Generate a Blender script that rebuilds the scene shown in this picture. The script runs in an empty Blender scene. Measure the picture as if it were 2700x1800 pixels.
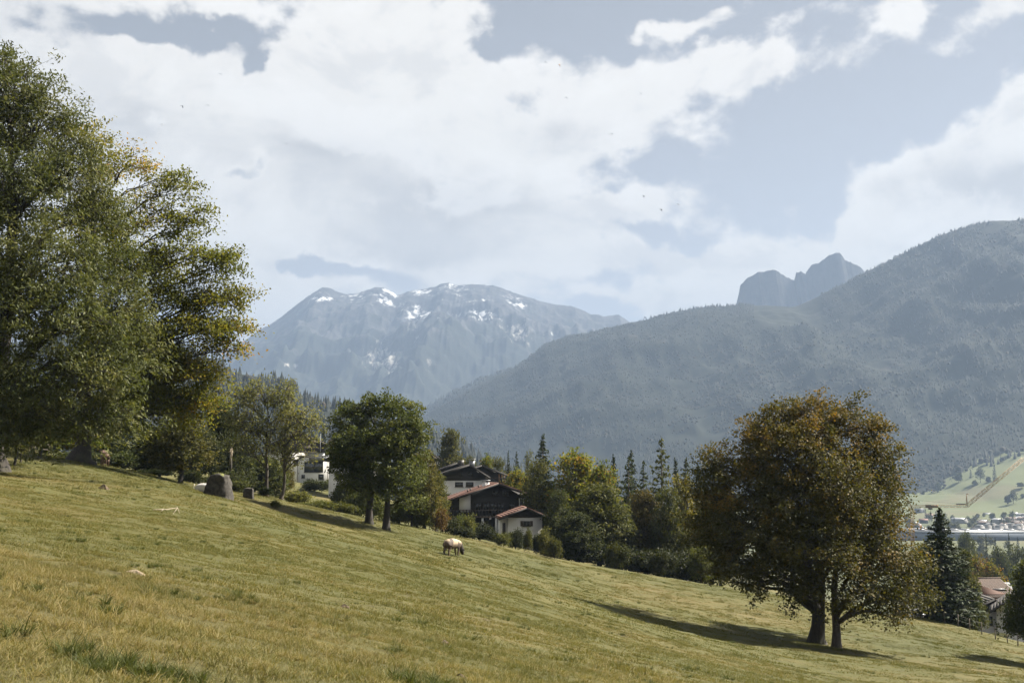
import bpy, math
import numpy as np
from mathutils import Vector

S = bpy.context.scene
COL = S.collection
R = math.radians

# ------------------------------------------------------------------ camera, sky, sun, exposure
F = 3000.0
PITCH = math.atan(350.0 / F)
cam_d = bpy.data.cameras.new('camera')
cam_d.sensor_width = 36.0
cam_d.lens = 40.0
cam_d.clip_start = 0.1
cam_d.clip_end = 60000.0
cam = bpy.data.objects.new('camera', cam_d)
cam.location = (0, 0, 0)
cam.rotation_euler = (math.pi / 2 + PITCH, 0, 0)
COL.objects.link(cam)
S.camera = cam

SUN_AZ, SUN_EL = R(67), R(45)          # azimuth clockwise from +Y (straight ahead)
sun_dir = Vector((math.sin(SUN_AZ) * math.cos(SUN_EL), math.cos(SUN_AZ) * math.cos(SUN_EL), math.sin(SUN_EL)))
sl = bpy.data.lights.new('sun', 'SUN')
sl.energy = 5.0
sl.angle = R(0.53)
sl.color = (1.0, 0.92, 0.80)
sun = bpy.data.objects.new('sun', sl)
sun.rotation_euler = (-sun_dir).to_track_quat('-Z', 'Y').to_euler()
COL.objects.link(sun)

S.view_settings.view_transform = 'Standard'
S.view_settings.look = 'None'
S.view_settings.exposure = 2.1
S.view_settings.gamma = 1.0
S.view_settings.use_curve_mapping = False
S.render.engine = 'CYCLES'
cy = S.cycles
cy.max_bounces = 6
cy.diffuse_bounces = 2
cy.glossy_bounces = 2
cy.transmission_bounces = 3
cy.transparent_max_bounces = 8
cy.volume_bounces = 1
cy.sample_clamp_indirect = 6.0
cy.use_denoising = True
cy.denoiser = 'OPENIMAGEDENOISE'
cy.denoising_input_passes = 'RGB_ALBEDO_NORMAL'
cy.use_adaptive_sampling = True
cy.adaptive_threshold = 0.02


class NT:
    """small helper for wiring node trees"""
    def __init__(s, tree):
        s.t = tree

    def n(s, typ, **kw):
        nd = s.t.nodes.new(typ)
        for k, v in kw.items():
            setattr(nd, k, v)
        return nd

    def link(s, a, b):
        s.t.links.new(a, b)

    def put(s, sock, v):
        if isinstance(v, bpy.types.NodeSocket):
            s.t.links.new(v, sock)
        elif v is not None:
            sock.default_value = v

    def m(s, op, a, b=None, c=None, clamp=False):
        nd = s.n('ShaderNodeMath', operation=op)
        nd.use_clamp = clamp
        s.put(nd.inputs[0], a)
        s.put(nd.inputs[1], b)
        s.put(nd.inputs[2], c)
        return nd.outputs[0]

    def vm(s, op, a, b=None):
        nd = s.n('ShaderNodeVectorMath', operation=op)
        s.put(nd.inputs[0], a)
        s.put(nd.inputs[1], b)
        return nd.outputs['Value'] if op in ('LENGTH', 'DOT_PRODUCT', 'DISTANCE') else nd.outputs[0]

    def noise(s, vec, scale, detail=4, rough=0.55, dist=0.0, lac=2.0):
        nd = s.n('ShaderNodeTexNoise')
        s.put(nd.inputs['Vector'], vec)
        nd.inputs['Scale'].default_value = scale
        nd.inputs['Detail'].default_value = detail
        nd.inputs['Roughness'].default_value = rough
        nd.inputs['Distortion'].default_value = dist
        nd.inputs['Lacunarity'].default_value = lac
        return nd.outputs['Fac']

    def step(s, v, lo, hi, a=0.0, b=1.0):
        nd = s.n('ShaderNodeMapRange', interpolation_type='SMOOTHSTEP')
        s.put(nd.inputs[0], v)
        for i, q in enumerate((lo, hi, a, b)):
            nd.inputs[1 + i].default_value = q
        return nd.outputs[0]

    def mix(s, fac, a, b, blend='MIX'):
        nd = s.n('ShaderNodeMix', data_type='RGBA', blend_type=blend)
        s.put(nd.inputs[0], fac)
        for sock, v in ((nd.inputs[6], a), (nd.inputs[7], b)):
            if isinstance(v, tuple) and len(v) == 3:
                v = v + (1.0,)
            s.put(sock, v)
        return nd.outputs[2]

    def ramp(s, fac, stops):
        nd = s.n('ShaderNodeValToRGB')
        cr = nd.color_ramp
        while len(cr.elements) < len(stops):
            cr.elements.new(0.5)
        for e, (p, c) in zip(cr.elements, stops):
            e.position = p
            e.color = tuple(c) + (1.0,)
        s.put(nd.inputs[0], fac)
        return nd.outputs[0]


def px_ang(px, py):
    u, v = (px - 1350) / F, (900 - py) / F
    d = np.array([u, math.cos(PITCH) - v * math.sin(PITCH), math.sin(PITCH) + v * math.cos(PITCH)])
    d /= np.linalg.norm(d)
    return math.atan2(d[0], d[1]), math.asin(d[2])


world = bpy.data.worlds.new('World')
S.world = world
world.use_nodes = True
w = NT(world.node_tree)
world.node_tree.nodes.clear()
sky = w.n('ShaderNodeTexSky', sky_type='NISHITA')
sky.sun_disc = False
sky.sun_elevation = SUN_EL
sky.sun_rotation = SUN_AZ
sky.altitude = 900
sky.air_density = 0.55
sky.dust_density = 0.35
sky.ozone_density = 1.0
bg = w.n('ShaderNodeBackground')
bg.inputs['Strength'].default_value = 0.05
hsv = w.n('ShaderNodeHueSaturation')
hsv.inputs['Saturation'].default_value = 0.17
hsv.inputs['Value'].default_value = 0.70
w.link(sky.outputs[0], hsv.inputs['Color'])
w.link(hsv.outputs[0], bg.inputs['Color'])
tc = w.n('ShaderNodeTexCoord')
dirv = tc.outputs['Generated']
sep = w.n('ShaderNodeSeparateXYZ')
w.link(dirv, sep.inputs[0])
az = w.m('ARCTAN2', sep.outputs[0], sep.outputs[1])
el = w.m('ARCSINE', sep.outputs[2])
ae = w.n('ShaderNodeCombineXYZ')
w.link(az, ae.inputs[0])
w.link(el, ae.inputs[1])
# (centre px, centre py, radius px, radius py, weight) of the cloud banks and the blue gaps, turned into sky directions
BANKS = [
    (650, 400, 700, 300, 1.05), (1150, 640, 520, 130, 0.85), (1330, 340, 300, 230, 0.6), (1020, 110, 270, 140, 0.75), (330, 150, 330, 60, 0.35),
    (60, 160, 260, 190, 0.5), (1620, 300, 220, 80, 0.7), (1950, 160, 150, 34, 0.75), (1800, 205, 300, 46, 0.5),
    (1740, 85, 150, 30, 0.95), (1890, 40, 60, 22, 0.5), (2410, 40, 60, 40, 1.0), (2650, 40, 80, 50, 0.95), (2700, 275, 110, 44, 1.1), (2500, 150, 60, 26, 0.35),
    (2640, 490, 240, 120, 2.2), (2440, 640, 250, 70, 1.9), (2010, 710, 130, 60, 1.15), (1640, 540, 110, 46, 0.85), (1820, 775, 110, 40, 1.2), (2250, 560, 110, 60, -0.5),
    (690, 730, 60, 50, 1.3), (700, 810, 160, 46, 1.1), (2700, 800, 400, 180, 0.7), (1560, 620, 130, 46, 0.5), (1750, 668, 300, 30, 0.55), (1650, 775, 60, 24, 0.6), (560, 15, 90, 26, 0.6),
    (560, 80, 210, 52, -0.9), (420, 130, 60, 20, 0.35), (600, 445, 85, 26, -0.95), (850, 722, 230, 30, -1.15), (1250, 590, 90, 22, -0.35), (1750, 600, 120, 26, -0.5), (2180, 380, 320, 260, -0.5), (300, 30, 120, 36, -0.7),
    (1450, 60, 170, 80, -0.9), (1390, 255, 60, 30, -0.6), (675, 185, 30, 34, -0.95), (90, 70, 50, 26, -0.6), (1660, 430, 140, 50, -0.6), (1300, 110, 40, 40, -0.5), (1560, 500, 60, 26, -0.4),
]
tot = None
# a slightly warped lookup so that the banks have ragged outlines
warp = w.n('ShaderNodeTexNoise')
w.link(dirv, warp.inputs['Vector'])
warp.inputs['Scale'].default_value = 9.0
warp.inputs['Detail'].default_value = 7.0
wv = w.vm('MULTIPLY', w.vm('SUBTRACT', warp.outputs['Color'], (0.5, 0.5, 0.5)), (0.13, 0.085, 0.0))
warp2 = w.n('ShaderNodeTexNoise')
w.link(dirv, warp2.inputs['Vector'])
warp2.inputs['Scale'].default_value = 34.0
warp2.inputs['Detail'].default_value = 5.0
wv2 = w.vm('MULTIPLY', w.vm('SUBTRACT', warp2.outputs['Color'], (0.5, 0.5, 0.5)), (0.06, 0.04, 0.0))
aew = w.vm('ADD', w.vm('ADD', ae.outputs[0], wv), wv2)
for (px, py, rx, ry, wt) in BANKS:
    a0, e0 = px_ang(px, py)
    d = w.vm('MULTIPLY', w.vm('SUBTRACT', aew, (a0, e0, 0.0)), (F / rx, F / ry, 0.0))
    g = w.m('POWER', 2.718, w.m('MULTIPLY', w.vm('DOT_PRODUCT', d, d), -0.9))
    tot = w.m('MULTIPLY_ADD', g, wt, tot if tot is not None else 0.0)
# the rest of the sky, out of the picture, carries broken cloud of the same kind
away = w.step(w.m('ABSOLUTE', az), 0.5, 0.75)
high = w.step(el, 0.5, 0.7)
rest = w.m('MULTIPLY', w.m('MAXIMUM', away, high), 0.27)
tot = w.m('ADD', tot, rest)
sv = w.vm('MULTIPLY', dirv, (1.0, 1.0, 1.45))
n1 = w.noise(sv, 8.0, 10, 0.62, 0.35)
n2 = w.noise(w.vm('ADD', sv, (0.020, -0.004, 0.030)), 8.0, 10, 0.62, 0.35)
n3 = w.noise(w.vm('MULTIPLY', dirv, (1.0, 1.0, 3.2)), 6.0, 5, 0.55)
n4 = w.noise(sv, 26.0, 6, 0.6, 0.2)
cov = w.m('MULTIPLY_ADD', w.m('SUBTRACT', n1, 0.5), 2.7, tot)
cov = w.m('MULTIPLY_ADD', w.m('SUBTRACT', n4, 0.5), 1.1, cov)
alpha = w.step(cov, 0.06, 0.60)
thick = w.step(cov, 0.45, 1.25)
lit = w.m('SUBTRACT', n1, n2)
shade = None
for (px, py, rx, ry) in [(1180, 560, 330, 70), (430, 270, 260, 80), (800, 430, 200, 60), (2600, 480, 170, 50), (2560, 640, 200, 40), (1500, 330, 130, 40), (150, 330, 200, 60), (1050, 680, 260, 40)]:
    a0, e0 = px_ang(px, py)
    d = w.vm('MULTIPLY', w.vm('SUBTRACT', aew, (a0, e0, 0.0)), (F / rx, F / ry, 0.0))
    g = w.m('POWER', 2.718, w.m('MULTIPLY', w.vm('DOT_PRODUCT', d, d), -0.9))
    shade = w.m('ADD', g, shade if shade is not None else 0.0)
shade = w.m('MULTIPLY_ADD', w.m('MAXIMUM', away, high), 0.5, shade)
grey = w.m('MULTIPLY', thick, w.m('MULTIPLY', w.m('MINIMUM', shade, 1.0), w.step(n3, 0.30, 0.58)))
ccol = w.mix(grey, (0.93, 0.885, 0.815), (0.58, 0.56, 0.535))
ccol = w.mix(w.m('MULTIPLY', w.step(lit, 0.0, 0.13), 0.6), ccol, (1.0, 0.96, 0.90))
ccol = w.mix(w.m('MULTIPLY', w.step(lit, 0.0, -0.13), 0.42), ccol, (0.60, 0.585, 0.57))
cbg = w.n('ShaderNodeBackground')
w.link(ccol, cbg.inputs['Color'])
cbg.inputs['Strength'].default_value = 0.285
mx = w.n('ShaderNodeMixShader')
w.link(w.m('MULTIPLY', alpha, 0.96), mx.inputs[0])
w.link(bg.outputs[0], mx.inputs[1])
w.link(cbg.outputs[0], mx.inputs[2])
wo = w.n('ShaderNodeOutputWorld')
w.link(mx.outputs[0], wo.inputs[0])


# ------------------------------------------------------------------ numbers and noise
def at(px, py, Y):
    u, v = (px - 1350) / F, (900 - py) / F
    dy = math.cos(PITCH) - v * math.sin(PITCH)
    dz = math.sin(PITCH) + v * math.cos(PITCH)
    return np.array([u * Y / dy, Y, dz * Y / dy])


def _hash(ix, iy, seed):
    h = (ix.astype(np.int64) * 374761393 + iy.astype(np.int64) * 668265263 + seed * 1442695041) & 0xFFFFFFFF
    h = ((h ^ (h >> 13)) * 1274126177) & 0xFFFFFFFF
    h = h ^ (h >> 16)
    return (h & 0xFFFFFF) / float(0xFFFFFF)


def vnoise(x, y, seed=0):
    x, y = np.asarray(x, float), np.asarray(y, float)
    ix, iy = np.floor(x), np.floor(y)
    fx, fy = x - ix, y - iy
    fx, fy = fx * fx * fx * (fx * (fx * 6 - 15) + 10), fy * fy * fy * (fy * (fy * 6 - 15) + 10)
    a, b = _hash(ix, iy, seed), _hash(ix + 1, iy, seed)
    c, d = _hash(ix, iy + 1, seed), _hash(ix + 1, iy + 1, seed)
    return (a * (1 - fx) + b * fx) * (1 - fy) + (c * (1 - fx) + d * fx) * fy


def fbm(x, y, seed=0, octaves=5, gain=0.5, ridged=False):
    t, amp, f, s = 0.0, 1.0, 1.0, 0.0
    for o in range(octaves):
        n = vnoise(x * f + o * 17.3, y * f - o * 9.1, seed + o)
        if ridged:
            n = 1 - np.abs(2 * n - 1)
        t = t + amp * n
        s += amp
        amp *= gain
        f *= 2.03
    return t / s


def sstep(v, a, b):
    t = np.clip((v - a) / (b - a), 0, 1)
    return t * t * (3 - 2 * t)


def nrm(v):
    return v / np.maximum(np.linalg.norm(v, axis=-1, keepdims=True), 1e-9)


# ------------------------------------------------------------------ objects
def tag(o, label=None, cat=None, group=None, kind=None):
    if label: o['label'] = label
    if cat: o['category'] = cat
    if group: o['group'] = group
    if kind: o['kind'] = kind
    return o


def make_mesh(name, V, Fs, mat, attrs=None, smooth=False, mat_idx=None):
    V = np.asarray(V, np.float32).reshape(-1, 3)
    if not isinstance(Fs, list):
        Fs = [Fs]
    Fs = [np.asarray(f, np.int32) for f in Fs if len(f)]
    me = bpy.data.meshes.new(name)
    me.vertices.add(len(V))
    me.vertices.foreach_set('co', V.ravel())
    loops = np.concatenate([f.ravel() for f in Fs])
    tot_ = np.concatenate([np.full(len(f), f.shape[1], np.int32) for f in Fs])
    start = np.concatenate([[0], np.cumsum(tot_)[:-1]]).astype(np.int32)
    me.loops.add(len(loops))
    me.loops.foreach_set('vertex_index', loops)
    me.polygons.add(len(tot_))
    me.polygons.foreach_set('loop_start', start)
    me.polygons.foreach_set('loop_total', tot_)
    if smooth:
        me.polygons.foreach_set('use_smooth', np.ones(len(tot_), bool))
    for m in (mat if isinstance(mat, (list, tuple)) else [mat]):
        if m: me.materials.append(m)
    if mat_idx is not None:
        me.polygons.foreach_set('material_index', np.asarray(mat_idx, np.int32))
    for k, v in (attrs or {}).items():
        a = me.attributes.new(k, 'FLOAT', 'POINT')
        a.data.foreach_set('value', np.asarray(v, np.float32))
    me.update(calc_edges=True)
    me.validate()
    return me


def link(name, me, parent=None, loc=None):
    o = bpy.data.objects.new(name, me)
    COL.objects.link(o)
    if parent is not None: o.parent = parent
    if loc is not None: o.location = loc
    return o


def empty(name, loc, rz=0.0, label=None, cat=None, group=None):
    o = bpy.data.objects.new(name, None)
    COL.objects.link(o)
    o.location = loc
    o.rotation_euler = (0, 0, rz)
    o.empty_display_size = 0.5
    return tag(o, label, cat, group)


def copy_tree(o, parent=None):
    c = o.copy()
    COL.objects.link(c)
    if parent is not None: c.parent = parent
    for ch in o.children:
        copy_tree(ch, c)
    return c


class MB:
    """collects shapes into one mesh"""
    def __init__(s):
        s.v, s.f3, s.f4, s.n = [], [], [], 0

    def add(s, V, f4=None, f3=None):
        V = np.asarray(V, float).reshape(-1, 3)
        if f4 is not None and len(f4): s.f4.append(np.asarray(f4, np.int64) + s.n)
        if f3 is not None and len(f3): s.f3.append(np.asarray(f3, np.int64) + s.n)
        s.v.append(V)
        s.n += len(V)
        return s

    def box(s, x0, x1, y0, y1, z0, z1):
        V = [(x0, y0, z0), (x1, y0, z0), (x1, y1, z0), (x0, y1, z0), (x0, y0, z1), (x1, y0, z1), (x1, y1, z1), (x0, y1, z1)]
        return s.add(V, [(3, 2, 1, 0), (4, 5, 6, 7), (0, 1, 5, 4), (1, 2, 6, 5), (2, 3, 7, 6), (3, 0, 4, 7)])

    def prism(s, poly, y0, y1):
        """poly: list of (x,z), counter-clockwise seen from the front (-y)"""
        n = len(poly)
        V = [(x, y0, z) for x, z in poly] + [(x, y1, z) for x, z in poly]
        f3 = [(0, i, i + 1) for i in range(1, n - 1)] + [(n, n + i + 1, n + i) for i in range(1, n - 1)]
        f4 = [(i, i + n, (i + 1) % n + n, (i + 1) % n) for i in range(n)]
        return s.add(V, f4, f3)

    def bar(s, a, b, r, r2=None, sides=4):
        a, b = np.asarray(a, float), np.asarray(b, float)
        return s.tube([a, b], [r, r if r2 is None else r2], sides)

    def tube(s, pts, rad, sides=6, cap=True):
        pts, rad = np.asarray(pts, float), np.asarray(rad, float)
        n = len(pts)
        tang = nrm(np.gradient(pts, axis=0))
        ref = np.array([0.31, 0.95, 0.05]) if abs(tang[0][1]) < 0.8 else np.array([0.95, 0.1, 0.3])
        a1 = nrm(np.cross(tang, ref))
        a2 = np.cross(tang, a1)
        ang = np.arange(sides) * 2 * math.pi / sides + math.pi / 4
        ring = pts[:, None, :] + rad[:, None, None] * (np.cos(ang)[None, :, None] * a1[:, None, :] + np.sin(ang)[None, :, None] * a2[:, None, :])
        i, j = np.meshgrid(np.arange(n - 1), np.arange(sides), indexing='ij')
        j2 = (j + 1) % sides
        f4 = np.stack([i * sides + j, i * sides + j2, (i + 1) * sides + j2, (i + 1) * sides + j], -1).reshape(-1, 4)
        f3 = []
        if cap:
            f3 = [(0, k + 1, k) for k in range(1, sides - 1)] + [((n - 1) * sides, (n - 1) * sides + k, (n - 1) * sides + k + 1) for k in range(1, sides - 1)]
        return s.add(ring.reshape(-1, 3), f4, f3)

    def twigs(s, A, B, ra, rb, sides=3, sag=0.0, rs=None):
        """many two-segment tapering tubes at once"""
        A, B = np.asarray(A, float), np.asarray(B, float)
        m = len(A)
        if not m: return s
        d = B - A
        L = np.linalg.norm(d, axis=1, keepdims=True)
        mid = (A + B) / 2 + np.array([0, 0, 1.0]) * sag * L
        if rs is not None: mid = mid + rs.normal(0, 0.06, (m, 3)) * L
        t = nrm(d)
        ref = np.where(np.abs(t[:, 2:3]) > 0.8, np.array([[1.0, 0, 0]]), np.array([[0, 0, 1.0]]))
        a1 = nrm(np.cross(t, ref))
        a2 = np.cross(t, a1)
        ang = np.arange(sides) * 2 * math.pi / sides
        off = np.cos(ang)[None, :, None] * a1[:, None, :] + np.sin(ang)[None, :, None] * a2[:, None, :]
        ra, rb = np.broadcast_to(ra, (m,)), np.broadcast_to(rb, (m,))
        rings = np.stack([A[:, None] + off * ra[:, None, None], mid[:, None] + off * ((ra + rb) / 2)[:, None, None], B[:, None] + off * rb[:, None, None]], 1)
        base = (np.arange(m) * 3 * sides)[:, None, None]
        i, j = np.meshgrid(np.arange(2), np.arange(sides), indexing='ij')
        q = np.stack([i * sides + j, i * sides + (j + 1) % sides, (i + 1) * sides + (j + 1) % sides, (i + 1) * sides + j], -1).reshape(1, -1, 4)
        return s.add(rings.reshape(-1, 3), (base + q).reshape(-1, 4))

    def mesh(s, name, mat, smooth=False, attrs=None):
        return make_mesh(name, np.concatenate(s.v), [x for x in ([np.concatenate(s.f4)] if s.f4 else []) + ([np.concatenate(s.f3)] if s.f3 else [])], mat, attrs, smooth)

    def build(s, name, mat, parent=None, smooth=False, loc=None):
        return link(name, s.mesh(name, mat, smooth), parent, loc)


# ------------------------------------------------------------------ materials
def mat_new(name):
    m = bpy.data.materials.new(name)
    m.use_nodes = True
    t = NT(m.node_tree)
    b = m.node_tree.nodes['Principled BSDF']
    return m, t, b


def plain(name, col, rough=0.7, var=0.12, scale=3.0, bump=0.0, metal=0.0, spec=0.4):
    m, t, b = mat_new(name)
    tcn = t.n('ShaderNodeTexCoord')
    n = t.noise(tcn.outputs['Object'], scale, 6, 0.6)
    c = t.mix(t.step(n, 0.3, 0.7), tuple(x * (1 - var) for x in col), tuple(min(1, x * (1 + var)) for x in col))
    t.link(c, b.inputs['Base Color'])
    b.inputs['Roughness'].default_value = rough
    b.inputs['Metallic'].default_value = metal
    b.inputs['Specular IOR Level'].default_value = spec
    if bump:
        bn = t.n('ShaderNodeBump')
        bn.inputs['Strength'].default_value = 1.0
        bn.inputs['Distance'].default_value = bump
        t.link(n, bn.inputs['Height'])
        t.link(bn.outputs[0], b.inputs['Normal'])
    return m


def wood_mat(name, col, scale=6.0):
    """vertical boards: bands across x with grain along z"""
    m, t, b = mat_new(name)
    tcn = t.n('ShaderNodeTexCoord')
    wv_ = t.n('ShaderNodeTexWave', bands_direction='X')
    t.link(tcn.outputs['Object'], wv_.inputs['Vector'])
    wv_.inputs['Scale'].default_value = scale
    wv_.inputs['Distortion'].default_value = 0.3
    g = t.noise(t.vm('MULTIPLY', tcn.outputs['Object'], (9, 9, 0.6)), 1.0, 5)
    c = t.mix(g, tuple(x * 0.7 for x in col), tuple(x * 1.3 for x in col))
    c = t.mix(t.step(wv_.outputs['Fac'], 0.0, 0.12), tuple(x * 0.4 for x in col), c)
    t.link(c, b.inputs['Base Color'])
    b.inputs['Roughness'].default_value = 0.8
    return m


def leaf_mat(name, stops, transl=0.35, gloss=0.45, patch=None):
    """tint attribute -> palette; the object's colour shifts a whole tree; patch=(colour, scale, lo, hi) turns whole boughs"""
    m, t, b = mat_new(name)
    a = t.n('ShaderNodeAttribute', attribute_name='tint')
    K_ = 0.70
    stops = [(p_, tuple(x * K_ for x in q)) for p_, q in stops]
    c = t.ramp(a.outputs['Fac'], stops)
    if patch:
        tcn = t.n('ShaderNodeTexCoord')
        pn = t.noise(tcn.outputs['Object'], patch[1], 3, 0.6)
        c = t.mix(t.step(pn, patch[2], patch[3]), c, t.mix(a.outputs['Fac'], tuple(x * 0.7 for x in patch[0]), patch[0]))
    oi = t.n('ShaderNodeObjectInfo')
    c = t.mix(1.0, c, oi.outputs['Color'], 'MULTIPLY')
    t.link(c, b.inputs['Base Color'])
    b.inputs['Roughness'].default_value = gloss + 0.2
    b.inputs['Specular IOR Level'].default_value = 0.12
    tr = t.n('ShaderNodeBsdfTranslucent')
    t.link(t.mix(1.0, c, (1.5, 1.45, 0.8), 'MULTIPLY'), tr.inputs['Color'])
    ms = t.n('ShaderNodeMixShader')
    ms.inputs[0].default_value = transl
    t.link(b.outputs[0], ms.inputs[1])
    t.link(tr.outputs[0], ms.inputs[2])
    out = [n for n in m.node_tree.nodes if n.type == 'OUTPUT_MATERIAL'][0]
    t.link(ms.outputs[0], out.inputs['Surface'])
    return m


def bark_mat(name, col):
    m, t, b = mat_new(name)
    tcn = t.n('ShaderNodeTexCoord')
    v = t.vm('MULTIPLY', tcn.outputs['Object'], (7, 7, 1.6))
    n = t.noise(v, 1.0, 7, 0.65)
    moss = t.step(t.noise(tcn.outputs['Object'], 0.7, 4), 0.5, 0.75)
    c = t.mix(t.step(n, 0.3, 0.7), tuple(x * 0.5 for x in col), tuple(x * 1.3 for x in col))
    c = t.mix(t.m('MULTIPLY', moss, 0.5), c, (0.06, 0.065, 0.025))
    t.link(c, b.inputs['Base Color'])
    b.inputs['Roughness'].default_value = 0.9
    bn = t.n('ShaderNodeBump')
    bn.inputs['Distance'].default_value = 0.05
    t.link(n, bn.inputs['Height'])
    t.link(bn.outputs[0], b.inputs['Normal'])
    return m


M = {}
M['bark'] = bark_mat('bark', (0.055, 0.044, 0.033))
M['bark_dark'] = bark_mat('dark_bark', (0.028, 0.023, 0.018))
M['leaf_ash'] = leaf_mat('ash_leaf', [(0.0, (0.040, 0.056, 0.016)), (0.55, (0.098, 0.112, 0.034)), (1.0, (0.20, 0.195, 0.080))], 0.30, 0.38)
M['leaf_beech'] = leaf_mat('beech_leaf', [(0.0, (0.060, 0.075, 0.014)), (0.45, (0.140, 0.148, 0.025)), (0.75, (0.22, 0.18, 0.028)), (1.0, (0.34, 0.165, 0.02))], 0.52, 0.45)
M['leaf_maple'] = leaf_mat('maple_leaf', [(0.0, (0.034, 0.038, 0.010)), (0.4, (0.076, 0.074, 0.018)), (0.75, (0.155, 0.108, 0.024)), (1.0, (0.27, 0.145, 0.030))], 0.32, 0.42)
M['leaf_green'] = leaf_mat('green_leaf', [(0.0, (0.035, 0.052, 0.014)), (0.5, (0.075, 0.095, 0.024)), (1.0, (0.14, 0.15, 0.045))], 0.35, 0.45)
M['leaf_pale'] = leaf_mat('pale_leaf', [(0.0, (0.075, 0.085, 0.028)), (0.5, (0.13, 0.135, 0.048)), (1.0, (0.21, 0.195, 0.085))], 0.38, 0.45)
M['leaf_wood'] = leaf_mat('wood_leaf', [(0.0, (0.040, 0.050, 0.016)), (0.5, (0.080, 0.085, 0.026)), (1.0, (0.15, 0.135, 0.045))], 0.33, 0.45)
M['needle'] = leaf_mat('needle', [(0.0, (0.022, 0.034, 0.016)), (0.6, (0.045, 0.06, 0.026)), (1.0, (0.085, 0.09, 0.04))], 0.12, 0.5)


# ------------------------------------------------------------------ the meadow and the valley floor
PL = np.array([-1.7, -0.238, -0.0662])
CTRL = [(0, 0, -1.72), (-12, 0, 1.0), (14, 0, -4.6), (0, -25, 0.0), (-40, -25, 8.5), (40, -25, -9.0),
        (-250, 300, 12), (20, 360, -30), (260, 320, -52), (-320, 0, 60), (300, 0, -58), (0, -180, 9), (-120, 230, 6), (120, 260, -38)]
for (px, py, Y) in [(2190, 1703, 81), (1197, 1469, 89), (1017, 1394, 104), (972, 1380, 105), (1400, 1464, 122), (1650, 1507, 120), (1900, 1548, 117),
                    (2250, 1600, 115), (2450, 1632, 112), (2700, 1716, 100), (605, 1314, 78), (702, 1308, 112), (0, 1246, 76), (207, 1216, 88), (350, 1250, 92),
                    (475, 1274, 100), (2700, 1800, 62), (0, 1800, 7.8), (0, 1500, 18), (0, 1350, 40), (850, 1345, 118), (1150, 1400, 118), (1290, 1432, 122),
                    (1290, 1412, 160), (1700, 1520, 142), (2660, 1694, 150), (2500, 1668, 124), (830, 1280, 240), (550, 1300, 128), (1640, 1570, 97), (700, 1342, 98)]:
    CTRL.append(tuple(at(px, py, Y)))
for (px, Y, z) in [(1350, 40, -4.65), (1350, 60, -5.8), (2153, 60, -10.05), (2153, 40, -7.4), (2153, 20, -4.5), (700, 80, -3.1), (700, 50, -2.7), (2700, 80, -13.6), (1640, 75, -9.0), (1640, 50, -6.8)]:
    CTRL.append(((px - 1350) / F * Y, Y, z))
CTRL = np.array(CTRL, float)


def _tps_k(d2):
    return np.where(d2 > 1e-9, 0.5 * d2 * np.log(np.maximum(d2, 1e-9)), 0.0)


def _tps_fit():
    xy = CTRL[:, :2] / 50.0
    z = CTRL[:, 2] - (PL[0] + PL[1] * CTRL[:, 0] + PL[2] * CTRL[:, 1])
    n = len(xy)
    K = _tps_k(((xy[:, None] - xy[None]) ** 2).sum(-1)) + np.eye(n) * 0.004
    P = np.c_[np.ones(n), xy]
    A = np.block([[K, P], [P.T, np.zeros((3, 3))]])
    return xy, np.linalg.solve(A, np.r_[z, 0, 0, 0])


TXY, TW = _tps_fit()
VALLEY = -78.0


def ground(x, y, bumps=True):
    x, y = np.atleast_1d(np.asarray(x, float)), np.atleast_1d(np.asarray(y, float))
    q = np.stack([x, y], -1) / 50.0
    out = np.empty(len(x))
    for i in range(0, len(x), 20000):
        qq = q[i:i + 20000]
        k = _tps_k(((qq[:, None] - TXY[None]) ** 2).sum(-1))
        out[i:i + 20000] = k @ TW[:-3] + TW[-3] + qq @ TW[-2:]
    z = PL[0] + PL[1] * x + PL[2] * y + out
    r = np.hypot(x, y)
    wgt = sstep(r, 240, 760)
    z = np.where(r > 900, VALLEY, np.clip(z, -400, 400) * (1 - wgt) + VALLEY * wgt)
    if bumps:
        near = 1 - sstep(r, 130, 260)
        hum = (fbm(x / 2.6, y / 1.7, 5, 3) - 0.5) * 0.22 + (fbm(x / 0.75, y / 0.6, 9, 2) - 0.5) * 0.10
        hum += (fbm(x / 14, y / 9, 11, 2) - 0.5) * 0.35 * sstep(r, 12, 40)
        z = z + hum * near * sstep(r, 1.5, 6)
    return z


def surf(x, y):
    """height of the ground sheet itself (its cells are flat), for whatever grows on it"""
    i = np.clip(np.searchsorted(GX, x) - 1, 0, len(GX) - 2)
    j = np.clip(np.searchsorted(GY, y) - 1, 0, len(GY) - 2)
    fx, fy = (x - GX[i]) / (GX[i + 1] - GX[i]), (y - GY[j]) / (GY[j + 1] - GY[j])
    return (GZ[j, i] * (1 - fx) + GZ[j, i + 1] * fx) * (1 - fy) + (GZ[j + 1, i] * (1 - fx) + GZ[j + 1, i + 1] * fx) * fy


def gz(x, y):
    return float(ground([x], [y])[0])


def place(px, Y):
    """the ground point under picture column px at distance Y"""
    z = -5.0
    for _ in range(4):
        x = (px - 1350) / F * (Y * math.cos(PITCH) + z * math.sin(PITCH))
        z = gz(x, Y)
    return np.array([x, Y, z])


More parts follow.
